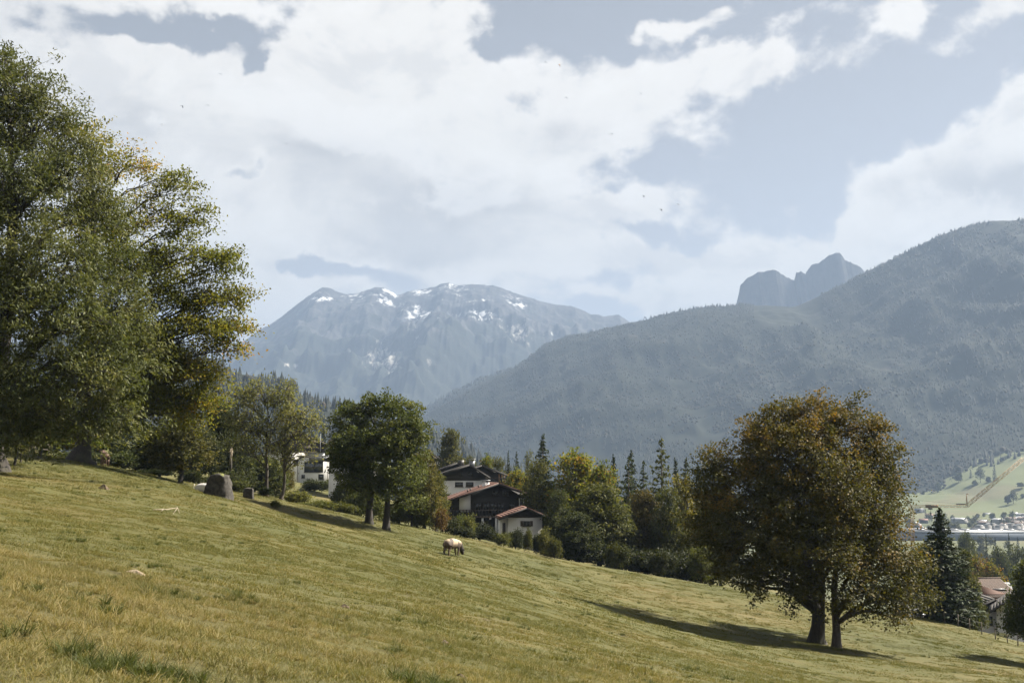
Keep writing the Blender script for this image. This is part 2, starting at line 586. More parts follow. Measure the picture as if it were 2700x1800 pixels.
def grass_colour(t, pos):
    """pasture colour from the place alone: green, olive and straw in patches"""
    p2 = t.vm('MULTIPLY', pos, (1.0, 1.0, 0.35))
    big = t.noise(p2, 0.055, 4, 0.6)
    mid = t.noise(t.vm('MULTIPLY', p2, (0.7, 1.25, 1)), 0.55, 6, 0.66)
    sm = t.noise(p2, 3.4, 5, 0.7)
    f = t.m('ADD', t.m('MULTIPLY', big, 0.8), t.m('ADD', t.m('MULTIPLY', mid, 0.5), t.m('MULTIPLY', sm, 0.55)))
    c = t.ramp(t.step(f, 0.66, 1.24), [(0.0, (0.076, 0.094, 0.020)), (0.35, (0.128, 0.132, 0.033)), (0.65, (0.178, 0.158, 0.047)), (1.0, (0.26, 0.197, 0.08))])
    # the left foreground is longer and drier
    s = t.n('ShaderNodeSeparateXYZ')
    t.link(pos, s.inputs[0])
    dry = t.m('MULTIPLY', t.step(t.m('ADD', s.outputs[0], t.m('MULTIPLY', mid, 6.0)), 3.5, -2.5), t.step(s.outputs[1], 36.0, 12.0))
    c = t.mix(t.m('MULTIPLY', dry, 0.45), c, (0.29, 0.22, 0.105))
    # dung, moss and trodden spots, drawn out along the slope
    sp1 = t.noise(t.vm('MULTIPLY', p2, (0.75, 1.25, 1)), 1.9, 4, 0.7)
    sp2 = t.noise(t.vm('MULTIPLY', p2, (0.8, 1.2, 1)), 0.75, 5, 0.75)
    c = t.mix(t.m('MULTIPLY', t.step(sp1, 0.60, 0.70), 0.6), c, (0.066, 0.066, 0.022))
    c = t.mix(t.m('MULTIPLY', t.step(sp2, 0.62, 0.72), 0.7), c, (0.085, 0.062, 0.028))
    c = t.mix(1.0, c, (0.70, 0.69, 0.68), 'MULTIPLY')
    return c, mid, sm


m, t, b = mat_new('pasture')
geo = t.n('ShaderNodeNewGeometry')
c, mid, sm = grass_colour(t, geo.outputs['Position'])
fine = t.noise(t.vm('MULTIPLY', geo.outputs['Position'], (1, 1.5, 1)), 9.0, 6, 0.75)
pit = t.m('MULTIPLY', t.step(t.noise(t.vm('MULTIPLY', geo.outputs['Position'], (0.6, 1.0, 1)), 1.3, 5, 0.7), 0.57, 0.68), 0.85)
c = t.mix(pit, c, (0.060, 0.048, 0.022))
c = t.mix(t.step(fine, 0.35, 0.75), t.mix(0.5, c, (0.09, 0.085, 0.025)), c)
c = t.mix(1.0, c, (0.72, 0.72, 0.72), 'MULTIPLY')  # ground darkened: the self-shadow of grass is put into its colour
sp = t.n('ShaderNodeSeparateXYZ')
t.link(geo.outputs['Position'], sp.inputs[0])
vl = t.step(t.vm('LENGTH', geo.outputs['Position']), 300, 700)
fields = t.ramp(t.noise(geo.outputs['Position'], 0.006, 2), [(0.3, (0.042, 0.052, 0.02)), (0.5, (0.07, 0.077, 0.032)), (0.7, (0.09, 0.084, 0.039))])
c = t.mix(vl, c, fields)
t.link(c, b.inputs['Base Color'])
b.inputs['Roughness'].default_value = 0.85
b.inputs['Specular IOR Level'].default_value = 0.2
bn = t.n('ShaderNodeBump')
bn.inputs['Distance'].default_value = 0.09
hh = t.m('ADD', t.m('MULTIPLY', fine, 0.6), t.m('ADD', sm, t.m('MULTIPLY', mid, 1.2)))
t.link(hh, bn.inputs['Height'])
t.link(bn.outputs[0], b.inputs['Normal'])
M['pasture'] = m


def axis(neg, dense_a, dense_b, step, pos, grow):
    a = list(np.arange(dense_a, dense_b + 1e-6, step))
    s_, q = step, a[-1]
    while q < pos:
        s_ *= grow
        q += s_
        a.append(min(q, pos))
    s_, q = step, a[0]
    left = []
    while q > neg:
        s_ *= grow
        q -= s_
        left.append(max(q, neg))
    return np.array(left[::-1] + a)


GX = axis(-8900, -48, 62, 0.75, 8900, 1.16)
GY = axis(-800, 3, 132, 0.75, 11900, 1.15)
gx, gy = np.meshgrid(GX, GY, indexing='xy')
V = np.stack([gx.ravel(), gy.ravel(), ground(gx.ravel(), gy.ravel())], -1)
nx, ny = len(GX), len(GY)
GZ = V[:, 2].reshape(ny, nx)
i, j = np.meshgrid(np.arange(nx - 1), np.arange(ny - 1), indexing='xy')
k = (j * nx + i).ravel()
FG = np.stack([k, k + 1, k + nx + 1, k + nx], -1)
tag(link('ground', make_mesh('ground', V, FG, M['pasture'], smooth=True)), kind='structure')


# ------------------------------------------------------------------ mountains
def mount_mat(name, rock_a, rock_b, green, snow=True):
    m, t, b = mat_new(name)
    g = t.n('ShaderNodeNewGeometry')
    n1_ = t.noise(t.vm('MULTIPLY', g.outputs['Position'], (1, 1, 0.6)), 0.006, 8, 0.65)
    n2_ = t.noise(t.vm('MULTIPLY', g.outputs['Position'], (1, 1, 0.45)), 0.022, 8, 0.75)
    c = t.mix(t.step(n2_, 0.3, 0.7), rock_a, rock_b)
    a = t.n('ShaderNodeAttribute', attribute_name='bare')
    c = t.mix(t.step(t.m('ADD', a.outputs['Fac'], t.m('MULTIPLY', t.m('SUBTRACT', n1_, 0.5), 1.6)), 0.35, 0.6), t.mix(n1_, green, tuple(x * 1.35 for x in green)), c)
    if snow:
        a = t.n('ShaderNodeAttribute', attribute_name='scar')
        st3 = t.noise(t.vm('MULTIPLY', g.outputs['Position'], (1.0, 0.5, 0.22)), 0.03, 6, 0.7)
        c = t.mix(t.step(t.m('ADD', a.outputs['Fac'], t.m('MULTIPLY', t.m('SUBTRACT', st3, 0.5), 1.6)), 0.50, 0.80), c, (0.30, 0.285, 0.26))
        a = t.n('ShaderNodeAttribute', attribute_name='snow')
        c = t.mix(t.step(t.m('ADD', a.outputs['Fac'], t.m('MULTIPLY', t.m('SUBTRACT', n2_, 0.5), 2.8)), 0.50, 0.95), c, (0.62, 0.63, 0.65))
    t.link(c, b.inputs['Base Color'])
    b.inputs['Roughness'].default_value = 0.95
    b.inputs['Specular IOR Level'].default_value = 0.1
    return m


class Mountain:
    """a heightfield hung on a ridge line: crest points (px, py, distance), slopes running down in front and behind"""
    def __init__(s, crest, fw, bw, nu, nv, seed, rough, power=1.15, base=VALLEY - 10, scale=700.0, crest_rough=8.0, crest_len=90.0, ridged=True, lean=0.0):
        c = np.array([at(*p) for p in crest])
        t0 = c[:, 0]
        xs = np.linspace(t0[0], t0[-1], nu)
        s.ridge = np.stack([xs, np.interp(xs, t0, c[:, 1]), np.interp(xs, t0, c[:, 2])], -1)
        s.ridge[:, 2] += (fbm(xs / crest_len, xs * 0, seed + 50, 5, 0.6) - 0.5) * crest_rough * 2
        vf = -np.linspace(1, 0, nv) ** 1.25
        vb = np.linspace(0, 1, nv // 3)[1:]
        v = np.concatenate([vf, vb])
        U, Vv = np.meshgrid(np.arange(nu), np.arange(len(v)), indexing='xy')
        vv = v[Vv]
        wd = np.where(vv < 0, fw, bw)
        X = s.ridge[U, 0] + lean * np.abs(vv) * wd
        Yq = s.ridge[U, 1] + vv * wd
        H = s.ridge[U, 2] - base
        a = np.abs(vv)
        prof = (1 - a) ** power
        env = np.sin(np.clip(a, 0, 1) ** 0.75 * math.pi) ** 1.1
        n = fbm(X / scale, Yq / (scale * 0.8), seed, 6, 0.5, ridged)
        n2_ = fbm(X / (scale * 0.22), Yq / (scale * 0.22), seed + 9, 5, 0.55, ridged)
        Z = base + H * prof + env * ((n - 0.55) * rough + (n2_ - 0.5) * rough * 0.3)
        Z = np.minimum(Z, base + H * (1 - 0.5 * a))
        s.X, s.Y, s.Z, s.v, s.n, s.n2 = X, Yq, Z, vv, n, n2_
        s.nu, s.nw = nu, len(v)

    def build(s, name, mat, attrs):
        i, j = np.meshgrid(np.arange(s.nu - 1), np.arange(s.nw - 1), indexing='xy')
        k = (j * s.nu + i).ravel()
        Fq = np.stack([k, k + 1, k + s.nu + 1, k + s.nu], -1)
        V = np.stack([s.X.ravel(), s.Y.ravel(), s.Z.ravel()], -1)
        return tag(link(name, make_mesh(name, V, Fq, mat, {k_: a.ravel() for k_, a in attrs.items()}, smooth=True)), kind='structure')

    def sample(s, n, rs, vmin=-1.0, vmax=0.05):
        """points on the slope, even in area"""
        rows = np.where((s.v[:, 0] >= vmin) & (s.v[:, 0] <= vmax))[0]
        cell = np.abs(np.diff(s.Y[:, 0], append=s.Y[-1, 0]))[rows]
        p = cell / cell.sum()
        r = rs.choice(rows[:-1] if rows[-1] == s.nw - 1 else rows, n, p=(p[:-1] / p[:-1].sum()) if rows[-1] == s.nw - 1 else p)
        u = rs.uniform(0, s.nu - 1.001, n)
        i0 = u.astype(int)
        fu, fv = u - i0, rs.uniform(0, 1, n)
        def bil(A):
            return (A[r, i0] * (1 - fu) + A[r, i0 + 1] * fu) * (1 - fv) + (A[r + 1, i0] * (1 - fu) + A[r + 1, i0 + 1] * fu) * fv
        return np.stack([bil(s.X), bil(s.Y), bil(s.Z)], -1), bil(s.v)


def k_(pts, Y0, Y1=None):
    """points read off the picture at 2352 wide, with a distance"""
    n = len(pts)
    return [(p[0] * 1.148, p[1] * 1.148, Y0 + ((Y1 if Y1 is not None else Y0) - Y0) * i / (n - 1)) for i, p in enumerate(pts)]


M['alp'] = mount_mat('alpine_rock', (0.016, 0.017, 0.018), (0.070, 0.068, 0.066), (0.015, 0.018, 0.013))
M['crag'] = mount_mat('crag_rock', (0.02, 0.02, 0.021), (0.05, 0.049, 0.047), (0.02, 0.024, 0.016), False)
M['slope'] = mount_mat('wooded_slope', (0.028, 0.027, 0.024), (0.045, 0.043, 0.038), (0.0115, 0.014, 0.009), False)
M['grass_hill'] = mount_mat('hill_pasture', (0.10, 0.10, 0.056), (0.12, 0.116, 0.064), (0.085, 0.096, 0.047), False)

# snow-streaked range, straight ahead
alp = Mountain([(a, b_, 8400) for a, b_ in [(330, 1110), (480, 1010), (560, 960), (637, 906), (693, 870), (744, 832), (785, 801), (826, 771), (851, 757), (872, 759), (897, 771), (915, 775), (943, 773), (974, 764), (989, 757), (1012, 758), (1032, 768), (1045, 778), (1071, 771), (1106, 761), (1147, 757), (1160, 749), (1183, 745), (1203, 751), (1244, 748), (1300, 752), (1336, 766), (1397, 786), (1458, 801), (1504, 805), (1525, 812), (1560, 827), (1591, 832), (1632, 830), (1660, 850), (1750, 900), (1880, 970)]], 3600, 1800, 640, 150, 3, 520, 1.35, scale=1000, crest_rough=12, crest_len=110.0)
ph = (alp.Z - VALLEY) / (alp.ridge[:, 2].max() - VALLEY)
snow = sstep(ph, 0.60, 0.98) * 0.34 + (0.5 - alp.n2) * 0.9 * sstep(ph, 0.55, 0.8)
for (px, py, rx, ry, a) in [(1280, 835, 55, 18, 0.9), (1085, 830, 30, 24, 0.6), (1140, 828, 40, 12, 0.7), (848, 789, 26, 6, 0.95), (930, 785, 40, 22, 0.45), (1010, 780, 60, 24, 0.4), (1190, 770, 90, 16, 0.3),
                            (1365, 810, 26, 18, 0.5), (1460, 880, 34, 8, 0.5), (1270, 795, 30, 10, 0.45), (1110, 770, 30, 9, 0.6), (825, 800, 18, 14, .4)]:
    u = (np.arctan2(alp.X, alp.Y) - px_ang(px, py)[0]) * F / rx
    v = (np.arctan2(alp.Z, np.hypot(alp.X, alp.Y)) - px_ang(px, py)[1]) * F / ry
    snow += 0.85 * a * np.exp(-(u * u + v * v)) * (alp.v < 0.02)
bare = sstep(ph, 0.35, 0.85) * 0.55 + 0.08
scar = alp.v * 0 + 0.08 + 0.2 * sstep(ph, 0.4, 0.9)
for (px, py, rx, ry, a) in [(985, 940, 40, 45, 0.5), (1035, 960, 26, 40, 0.4), (1090, 880, 30, 60, 0.3), (1370, 880, 60, 40, 0.4), (760, 962, 60, 8, 0.5), (1135, 960, 20, 40, 0.4)]:
    u = (np.arctan2(alp.X, alp.Y) - px_ang(px, py)[0]) * F / rx
    v = (np.arctan2(alp.Z, np.hypot(alp.X, alp.Y)) - px_ang(px, py)[1]) * F / ry
    scar += a * 1.1 * np.exp(-(u * u + v * v))
alp.build('snowy_mountain', M['alp'], {'snow': snow, 'bare': bare, 'scar': scar})

# the bare double crag that looks over the wooded ridge
crag = Mountain(k_([(1650, 800), (1685, 722), (1693, 690), (1700, 655), (1720, 637), (1740, 625), (1780, 620), (1800, 632), (1824, 645), (1829, 625), (1840, 620), (1850, 628), (1862, 607), (1880, 603), (1905, 586),
                    (1918, 580), (1930, 582), (1941, 597), (1975, 610), (1992, 628), (2040, 680), (2120, 760)], 6300), 1500, 900, 520, 110, 21, 90, 2.6, scale=200, crest_rough=11, crest_len=45.0)
crag.build('rocky_peak', M['crag'], {'snow': crag.v * 0, 'bare': crag.v * 0 + 0.75})

# lower wooded spur in front of the snowy range
spur = Mountain(k_([(700, 1010), (850, 975), (940, 955), (1040, 905), (1110, 868), (1195, 846), (1300, 815), (1500, 780), (1700, 760)], 5200, 5000), 1900, 1400, 200, 50, 31, 190, 1.1, scale=600)
spur.build('wooded_spur', M['slope'], {'snow': spur.v * 0, 'bare': spur.v * 0 + 0.05})
# the big wooded mountain on the right
wood = Mountain(k_([(820, 1040), (900, 1000), (1000, 945), (1090, 892), (1180, 848), (1215, 822), (1250, 792), (1300, 775), (1370, 760), (1440, 743), (1500, 730), (1560, 715), (1640, 705), (1700, 700), (1760, 702), (1825, 706),
                    (1900, 672), (1960, 640), (1990, 626), (2060, 590), (2120, 562), (2150, 545), (2200, 526), (2240, 515), (2280, 508), (2352, 503), (2480, 500), (2650, 520), (2900, 600), (3200, 700)], 4700, 3900), 2000, 1600, 420, 110, 41, 170, 1.1, scale=620, crest_rough=7)
wbare = 0.05 + 0.25 * sstep(wood.n2, 0.62, 0.8)
wood.build('wooded_mountain', M['slope'], {'snow': wood.v * 0, 'bare': wbare})
# sunny pasture hill across the valley
past = Mountain(k_([(1500, 1240), (1700, 1200), (1850, 1150), (2000, 1120), (2090, 1102), (2130, 1085), (2180, 1068), (2230, 1056), (2300, 1040), (2352, 1034), (2500, 1025), (2800, 1060)], 2750, 2600), 780, 900, 160, 40, 51, 26, 0.9, scale=420, crest_rough=3, ridged=False)
past.build('pasture_hill', M['grass_hill'], {'snow': past.v * 0, 'bare': 0.2 + 0.5 * sstep(past.n, 0.5, 0.7)})
# conifer hill on the left
conif = Mountain(k_([(150, 700), (330, 760), (450, 815), (510, 848), (560, 862), (600, 868), (650, 884), (700, 908), (750, 928), (800, 943), (850, 962), (920, 985), (1000, 1005), (1060, 1030), (1130, 1070), (1210, 1096), (1300, 1122), (1400, 1150), (1520, 1190)], 1500), 620, 700, 120, 36, 61, 40, 1.0, scale=240, crest_rough=3, ridged=False)
conif.build('conifer_hill', M['slope'], {'snow': conif.v * 0, 'bare': conif.v * 0 + 0.1})


def cones(P, H, Rr, sides=5, tiers=1, rs=None):
    """crude far conifers: stacked cones"""
    n = len(P)
    ang = np.arange(sides) * 2 * math.pi / sides
    Vs, Fs, off = [], [], 0
    for q in range(tiers):
        z0, z1 = q / tiers * 0.9, min(1.0, (q + 1) / tiers + (0.28 if tiers > 1 else 0.0))
        rad = Rr * (1 - q / tiers * 0.85)
        a = ang[None, :] + (rs.uniform(0, 6, n)[:, None] if rs is not None else 0)
        ring = np.stack([P[:, 0:1] + np.cos(a) * rad[:, None], P[:, 1:2] + np.sin(a) * rad[:, None], np.repeat(P[:, 2:3] + (H * z0)[:, None] - 1.0, sides, 1)], -1)
        top = P + np.stack([H * 0, H * 0, H * z1], -1)
        V_ = np.concatenate([ring, top[:, None]], 1)
        idx = (np.arange(n) * (sides + 1))[:, None, None]
        fr = np.array([(k, (k + 1) % sides, sides) for k in range(sides)])[None]
        Vs.append(V_.reshape(-1, 3))
        Fs.append((idx + fr).reshape(-1, 3) + off)
        off += n * (sides + 1)
    return np.concatenate(Vs), np.concatenate(Fs)


def puffs(P, H, Rr, rs):
    """crude far broadleaved crowns: lumpy double cones"""
    n, sides = len(P), 6
    ang = np.arange(sides) * 2 * math.pi / sides
    jit = rs.uniform(0.75, 1.2, (n, sides))
    Vl = []
    for zf, rf in ((0.25, 0.85), (0.65, 1.0)):
        Vl.append(np.stack([P[:, 0:1] + np.cos(ang + zf) * Rr[:, None] * rf * jit, P[:, 1:2] + np.sin(ang + zf) * Rr[:, None] * rf * jit, np.repeat(P[:, 2:3] + H[:, None] * zf, sides, 1)], -1))
    top = P + np.stack([rs.normal(0, .1, n) * Rr, rs.normal(0, .1, n) * Rr, H], -1)
    V_ = np.concatenate(Vl + [top[:, None]], 1)
    idx = (np.arange(n) * (2 * sides + 1))[:, None, None]
    fr = []
    for k in range(sides):
        k2 = (k + 1) % sides
        fr += [(k, k2, sides + k2), (k, sides + k2, sides + k), (sides + k, sides + k2, 2 * sides)]
    return V_.reshape(-1, 3), (idx + np.array(fr)[None]).reshape(-1, 3)


def far_wood(name, pts, hmin, hmax, leafy, rs, tiers=1, colour=None):
    n = len(pts)
    H = rs.uniform(hmin, hmax, n)
    isleaf = rs.uniform(0, 1, n) < leafy(pts)
    V1, F1 = cones(pts[~isleaf], H[~isleaf], H[~isleaf] * rs.uniform(0.19, 0.28, (~isleaf).sum()), 5, tiers, rs)
    V2, F2 = puffs(pts[isleaf], H[isleaf] * 0.8, H[isleaf] * 0.36, rs)
    per1 = len(V1) // max(1, tiers)
    t1 = rs.uniform(0, 0.35, (~isleaf).sum())
    t2 = np.clip(rs.normal(0.62, 0.18, isleaf.sum()), 0.3, 1)
    tint = np.concatenate([np.tile(np.repeat(t1, 6), tiers), np.repeat(t2, 13)])
    me = make_mesh(name, np.concatenate([V1, V2]), [np.concatenate([F1, F2 + len(V1)])], M['far_leaf'], {'tint': tint})
    return tag(link(name, me), kind='stuff')


m, t, b = mat_new('far_foliage')
a = t.n('ShaderNodeAttribute', attribute_name='tint')
t.link(t.ramp(a.outputs['Fac'], [(0.0, (0.010, 0.013, 0.0095)), (0.35, (0.013, 0.016, 0.010)), (0.6, (0.018, 0.019, 0.011)), (0.85, (0.026, 0.022, 0.012)), (1.0, (0.040, 0.028, 0.014))]), b.inputs['Base Color'])
b.inputs['Roughness'].default_value = 0.8
b.inputs['Specular IOR Level'].default_value = 0.15
M['far_leaf'] = m

rs = np.random.default_rng(7)
P, v = wood.sample(70000, rs)
keep = (fbm(P[:, 0] / 160, P[:, 1] / 160, 77, 3) > 0.27) & (np.abs(np.arctan2(P[:, 0], P[:, 1])) < 0.48) & (P[:, 2] > VALLEY + 5)
keep &= ~((v > -0.25) & (np.abs(P[:, 0] / P[:, 1] - 0.245) < 0.03))
P = P[keep]
ridge_i = rs.choice(wood.nu, 900)
RP = wood.ridge[ridge_i] + np.stack([rs.uniform(-10, 10, 900), rs.uniform(-60, 5, 900), rs.uniform(-12, -2, 900)], -1)
RP = RP[fbm(RP[:, 0] / 120, RP[:, 0] * 0, 78, 3) > 0.42]
wood_l = lambda p: 0.55 * sstep(fbm(p[:, 0] / 400, p[:, 2] / 160, 80, 3), 0.45, 0.62) * (1 - sstep(p[:, 2], 250, 600)) + 0.06
far_wood('mountain_forest', np.concatenate([P, RP]), 7, 13, wood_l, rs)
P, v = conif.sample(7000, rs)
P = P[(fbm(P[:, 0] / 60, P[:, 1] / 60, 90, 3) > 0.31)]
far_wood('conifer_forest', P, 9, 21, lambda p: np.full(len(p), 0.05), rs, 3)
P, v = spur.sample(7000, rs)
far_wood('spur_forest', P[np.abs(np.arctan2(P[:, 0], P[:, 1])) < 0.3], 16, 26, lambda p: np.full(len(p), 0.15), rs)
P, v = past.sample(2600, rs, -0.55, 0.25)
kp = fbm(P[:, 0] / 130, P[:, 1] / 130, 95, 3) * 1.0 + sstep(v[:], -0.22, 0.0) * 0.45 > 0.80
far_wood('hillside_wood', P[kp], 12, 22, lambda p: np.full(len(p), 0.3), rs)

# ------------------------------------------------------------------ the air
hz = bpy.data.materials.new('haze')
hz.use_nodes = True
hz.node_tree.nodes.clear()
t = NT(hz.node_tree)
pv = t.n('ShaderNodeVolumePrincipled')
pv.inputs['Color'].default_value = (0.252, 0.336, 0.478, 1)
pv.inputs['Density'].default_value = 1.2e-4
pv.inputs['Anisotropy'].default_value = 0.1
ou = t.n('ShaderNodeOutputMaterial')
t.link(pv.outputs[0], ou.inputs['Volume'])
HAZE = MB().box(-9000, 9000, -900, 12200, VALLEY - 30, 1580).build('haze', hz)
tag(HAZE, kind='stuff')


# ------------------------------------------------------------------ trees
def leaves_mesh(name, C, OUT, length, width, mat, rs, tint_mean=0.5, tint_sd=0.2, droop=0.25, up=0.55, fold=0.12, tint_off=None):
    """one small folded diamond per leaf"""
    n = len(C)
    d = nrm(OUT * 0.6 + rs.normal(0, 0.65, (n, 3)) - np.array([0, 0, droop]))
    nn = nrm(np.array([0, 0, up]) + OUT * 0.3 + rs.normal(0, 0.40, (n, 3)))
    wv_ = nrm(np.cross(nn, d))
    nn = np.cross(d, wv_)
    L = (length * rs.uniform(0.7, 1.25, n))[:, None]
    W = (width * rs.uniform(0.75, 1.2, n))[:, None]
    V = np.stack([C - d * L * 0.5, C + wv_ * W * 0.5 + nn * W * fold - d * L * 0.05, C + d * L * 0.5, C - wv_ * W * 0.5 + nn * W * fold - d * L * 0.05], 1).reshape(-1, 3)
    Fq = np.arange(4 * n).reshape(-1, 4)
    tint = np.clip(rs.normal(tint_mean, tint_sd, n) + (tint_off if tint_off is not None else 0), 0, 1)
    return make_mesh(name, V, Fq, mat, {'tint': np.repeat(tint, 4)})


def bent(a, b, bend, n, rs, wob=0.03):
    a, b = np.asarray(a, float), np.asarray(b, float)
    t_ = np.linspace(0, 1, n)[:, None]
    L = np.linalg.norm(b - a)
    p = a + (b - a) * t_ + np.sin(t_ * math.pi) * np.array([0, 0, 1.0]) * bend * L
    return p + np.sin(t_ * math.pi) * rs.normal(0, wob, (n, 3)) * L


class TreeShape:
    """trunk + limbs + boughs + twigs grown into a set of lobes (x, y, z, rx, ry, rz, density, tint shift), then leaves round the twig tips"""
    def __init__(s, seed, height, r_trunk, lobes, sub_gap=1.5, tips=6, leaves=36, leaf=(0.24, 0.15), fork=0.35, flare=1.5, lean=(0, 0), clump=None, flat=0.7, twig=0.012,
                 top=0.86, shell=0.55, tint=(0.5, 0.2), droop=0.25, limb_start=0.35, sides=8, cap=None, lift=0.12, blen=1.0):
        rs = s.rs = np.random.default_rng(seed)
        mb = MB()
        zs = np.array([-0.6, 0.0, 0.35, 1.2, 2.6]) if height > 9 else np.array([-0.4, 0.0, 0.2, 0.6, 1.2])
        th = height * top
        zz = np.concatenate([zs, np.linspace(zs[-1], th, 7)[1:]])
        rr = r_trunk * (1 - 0.82 * np.clip(zz / th, 0, 1) ** 0.9)
        rr[:4] *= np.array([flare, flare * 0.92, 1 + (flare - 1) * 0.35, 1.02])
        path = np.stack([np.array(lean[0]) * zz / th, np.array(lean[1]) * zz / th, zz], -1)
        path[3:, :2] += np.cumsum(rs.normal(0, height * 0.006, (len(zz) - 3, 2)), 0)
        mb.tube(path, rr, sides)
        s.path = path
        C_, O_, T_ = [], [], []
        bm = MB()
        tw_a, tw_b, tw_r = [], [], []
        clump = clump or sub_gap * 0.5
        for lb in lobes:
            c, r = np.array(lb[:3], float), np.array(lb[3:6], float)
            dens = lb[6] if len(lb) > 6 else 1.0
            tsh = lb[7] if len(lb) > 7 else 0.0
            # limb from the trunk to the lobe
            hz0 = np.clip(c[2] - r[2] * 0.9 - np.hypot(c[0], c[1]) * 0.35, height * limb_start * 0.55, th * 0.9)
            k = np.array([np.interp(hz0, zz, path[:, q]) for q in range(3)])
            rt = np.interp(hz0, zz, rr)
            limb = bent(k, c, lift, 7, rs)
            lr = np.linspace(min(rt * 0.62, 0.05 + 0.035 * np.linalg.norm(c - k)), 0.03 + 0.006 * r.max(), 7) * blen
            bm.tube(limb, lr, 6)
            # boughs to points spread over the lobe's shell
            area = 4 * math.pi * ((r[0] * r[1]) ** 1.6 / 3 + (r[0] * r[2]) ** 1.6 / 3 + (r[1] * r[2]) ** 1.6 / 3) ** (1 / 1.6)
            nsub = max(4, int(area / (sub_gap ** 2)))
            cand = nrm(rs.normal(0, 1, (nsub * 6, 3)))
            cand[:, 2] = np.where(cand[:, 2] < -0.5, -cand[:, 2] * 0.6, cand[:, 2])
            rad = rs.uniform(shell, 1.0, len(cand)) ** 0.7
            cand = c + cand * rad[:, None] * r
            if cap is not None:
                cand = cand[cap(cand)]
            sel = []
            for q in cand:
                if all(((q - e) ** 2).sum() > (sub_gap * 0.8) ** 2 for e in sel):
                    sel.append(q)
                if len(sel) >= nsub: break
            for q in sel:
                f = rs.uniform(0.35, 1.0)
                a = np.array([np.interp(f * 6, np.arange(7), limb[:, e]) for e in range(3)])
                bp = bent(a, q, 0.06, 4, rs, 0.05)
                bm.tube(bp, np.linspace(0.018 + 0.011 * np.linalg.norm(q - a), twig * 1.4, 4) * blen, 4)
                m = tips
                off = rs.normal(0, 1, (m, 3)) * np.array([1, 1, flat]) * sub_gap * 0.42
                tp = q + off
                o_ = nrm(q - c + np.array([0, 0, 0.2]))
                j = rs.uniform(0.4, 1, m)
                tw_a.append(bp[1] * (1 - j[:, None]) + q * j[:, None])
                tw_b.append(tp)
                nl = max(1, int(leaves * dens))
                ct = np.repeat(tp, nl, 0) + rs.normal(0, 1, (m * nl, 3)) * np.array([1, 1, flat]) * clump * 0.55
                C_.append(ct)
                O_.append(np.repeat(o_[None], m * nl, 0))
                T_.append(np.full(m * nl, tsh) + rs.normal(0, 0.13))
        bm.twigs(np.concatenate(tw_a), np.concatenate(tw_b), twig * 1.3, twig * 0.5, 3, 0.03, rs)
        s.trunk, s.branches = mb, bm
        s.C, s.O, s.T = np.concatenate(C_), np.concatenate(O_), np.concatenate(T_)
        s.leaf, s.tint, s.droop = leaf, tint, droop

    def meshes(s, bark, leafm):
        lm = leaves_mesh('crown', s.C, s.O, s.leaf[0], s.leaf[1], leafm, s.rs, s.tint[0], s.tint[1], s.droop, tint_off=s.T)
        return s.trunk.mesh('trunk', bark, True), s.branches.mesh('branches', bark, True), lm


def plant(name, meshes, loc, rz=0.0, scale=1.0, label=None, cat='tree', group=None, tint=None, sxy=1.0):
    o = empty(name, loc, rz, label, cat, group)
    o.scale = (scale * sxy, scale * sxy, scale)
    for nm, me in zip(('trunk', 'branches', 'crown'), meshes):
        if me is None: continue
        ch = link(nm, me, o)
        if nm == 'branches': ch['kind'] = 'stuff'
        if tint is not None: ch.color = tuple(tint) + (1.0,)
    return o


def lobe_px(base, Y, px, py, dy, rpx, rpy, ry=None, dens=1.0, tsh=0.0):
    """a lobe given by where it stands in the view at distance Y (+dy metres behind the trunk), relative to the tree's base"""
    p = at(px, py, Y + dy) - base
    k = (Y + dy) / F
    return (p[0], p[1], p[2], rpx * k, (ry if ry else (rpx + rpy) * 0.5 * k), rpy * k, dens, tsh)


TREES = {}

# --- the big ash at the left edge
b0 = place(-14, 76)
L = [(40, 230, 0, 85, 95), (110, 330, 1, 105, 110), (-60, 330, 1, 130, 150), (180, 460, 2, 110, 110), (40, 520, -2, 140, 130), (250, 570, 2, 90, 90), (-90, 560, 0, 160, 150),
     (120, 690, -4, 140, 110), (270, 720, 0, 110, 85), (320, 830, 0, 95, 75), (190, 850, -5, 130, 90), (30, 800, -5, 140, 120), (-100, 830, -3, 160, 140), (330, 950, -1, 85, 65), (230, 1000, -5, 110, 80),
     (90, 990, -5, 120, 85), (-60, 1040, -3, 150, 80), (290, 1080, -3, 80, 62), (150, 1100, -5, 95, 50), (10, 190, 2, 60, 60), (20, 1080, -4, 110, 70), (265, 1130, -3, 65, 45), (60, 1150, -3, 90, 42), (-50, 1150, -2, 110, 46), (140, 1140, -4, 70, 34), (-20, 1170, -7, 70, 40)]
ash = TreeShape(101, 28.0, 0.75, [lobe_px(b0, 76, *q) for q in L], sub_gap=1.62, tips=7, leaves=32, leaf=(0.34, 0.105), flat=0.8, droop=0.5, tint=(0.5, 0.15), limb_start=0.3, sides=10, shell=0.5, clump=0.62)
ashm = ash.meshes(M['bark_dark'], M['leaf_ash'])
plant('ash_tree', ashm, b0, label='huge grey green ash tree cut by the left edge of the photo', tint=(1, 1, 1))

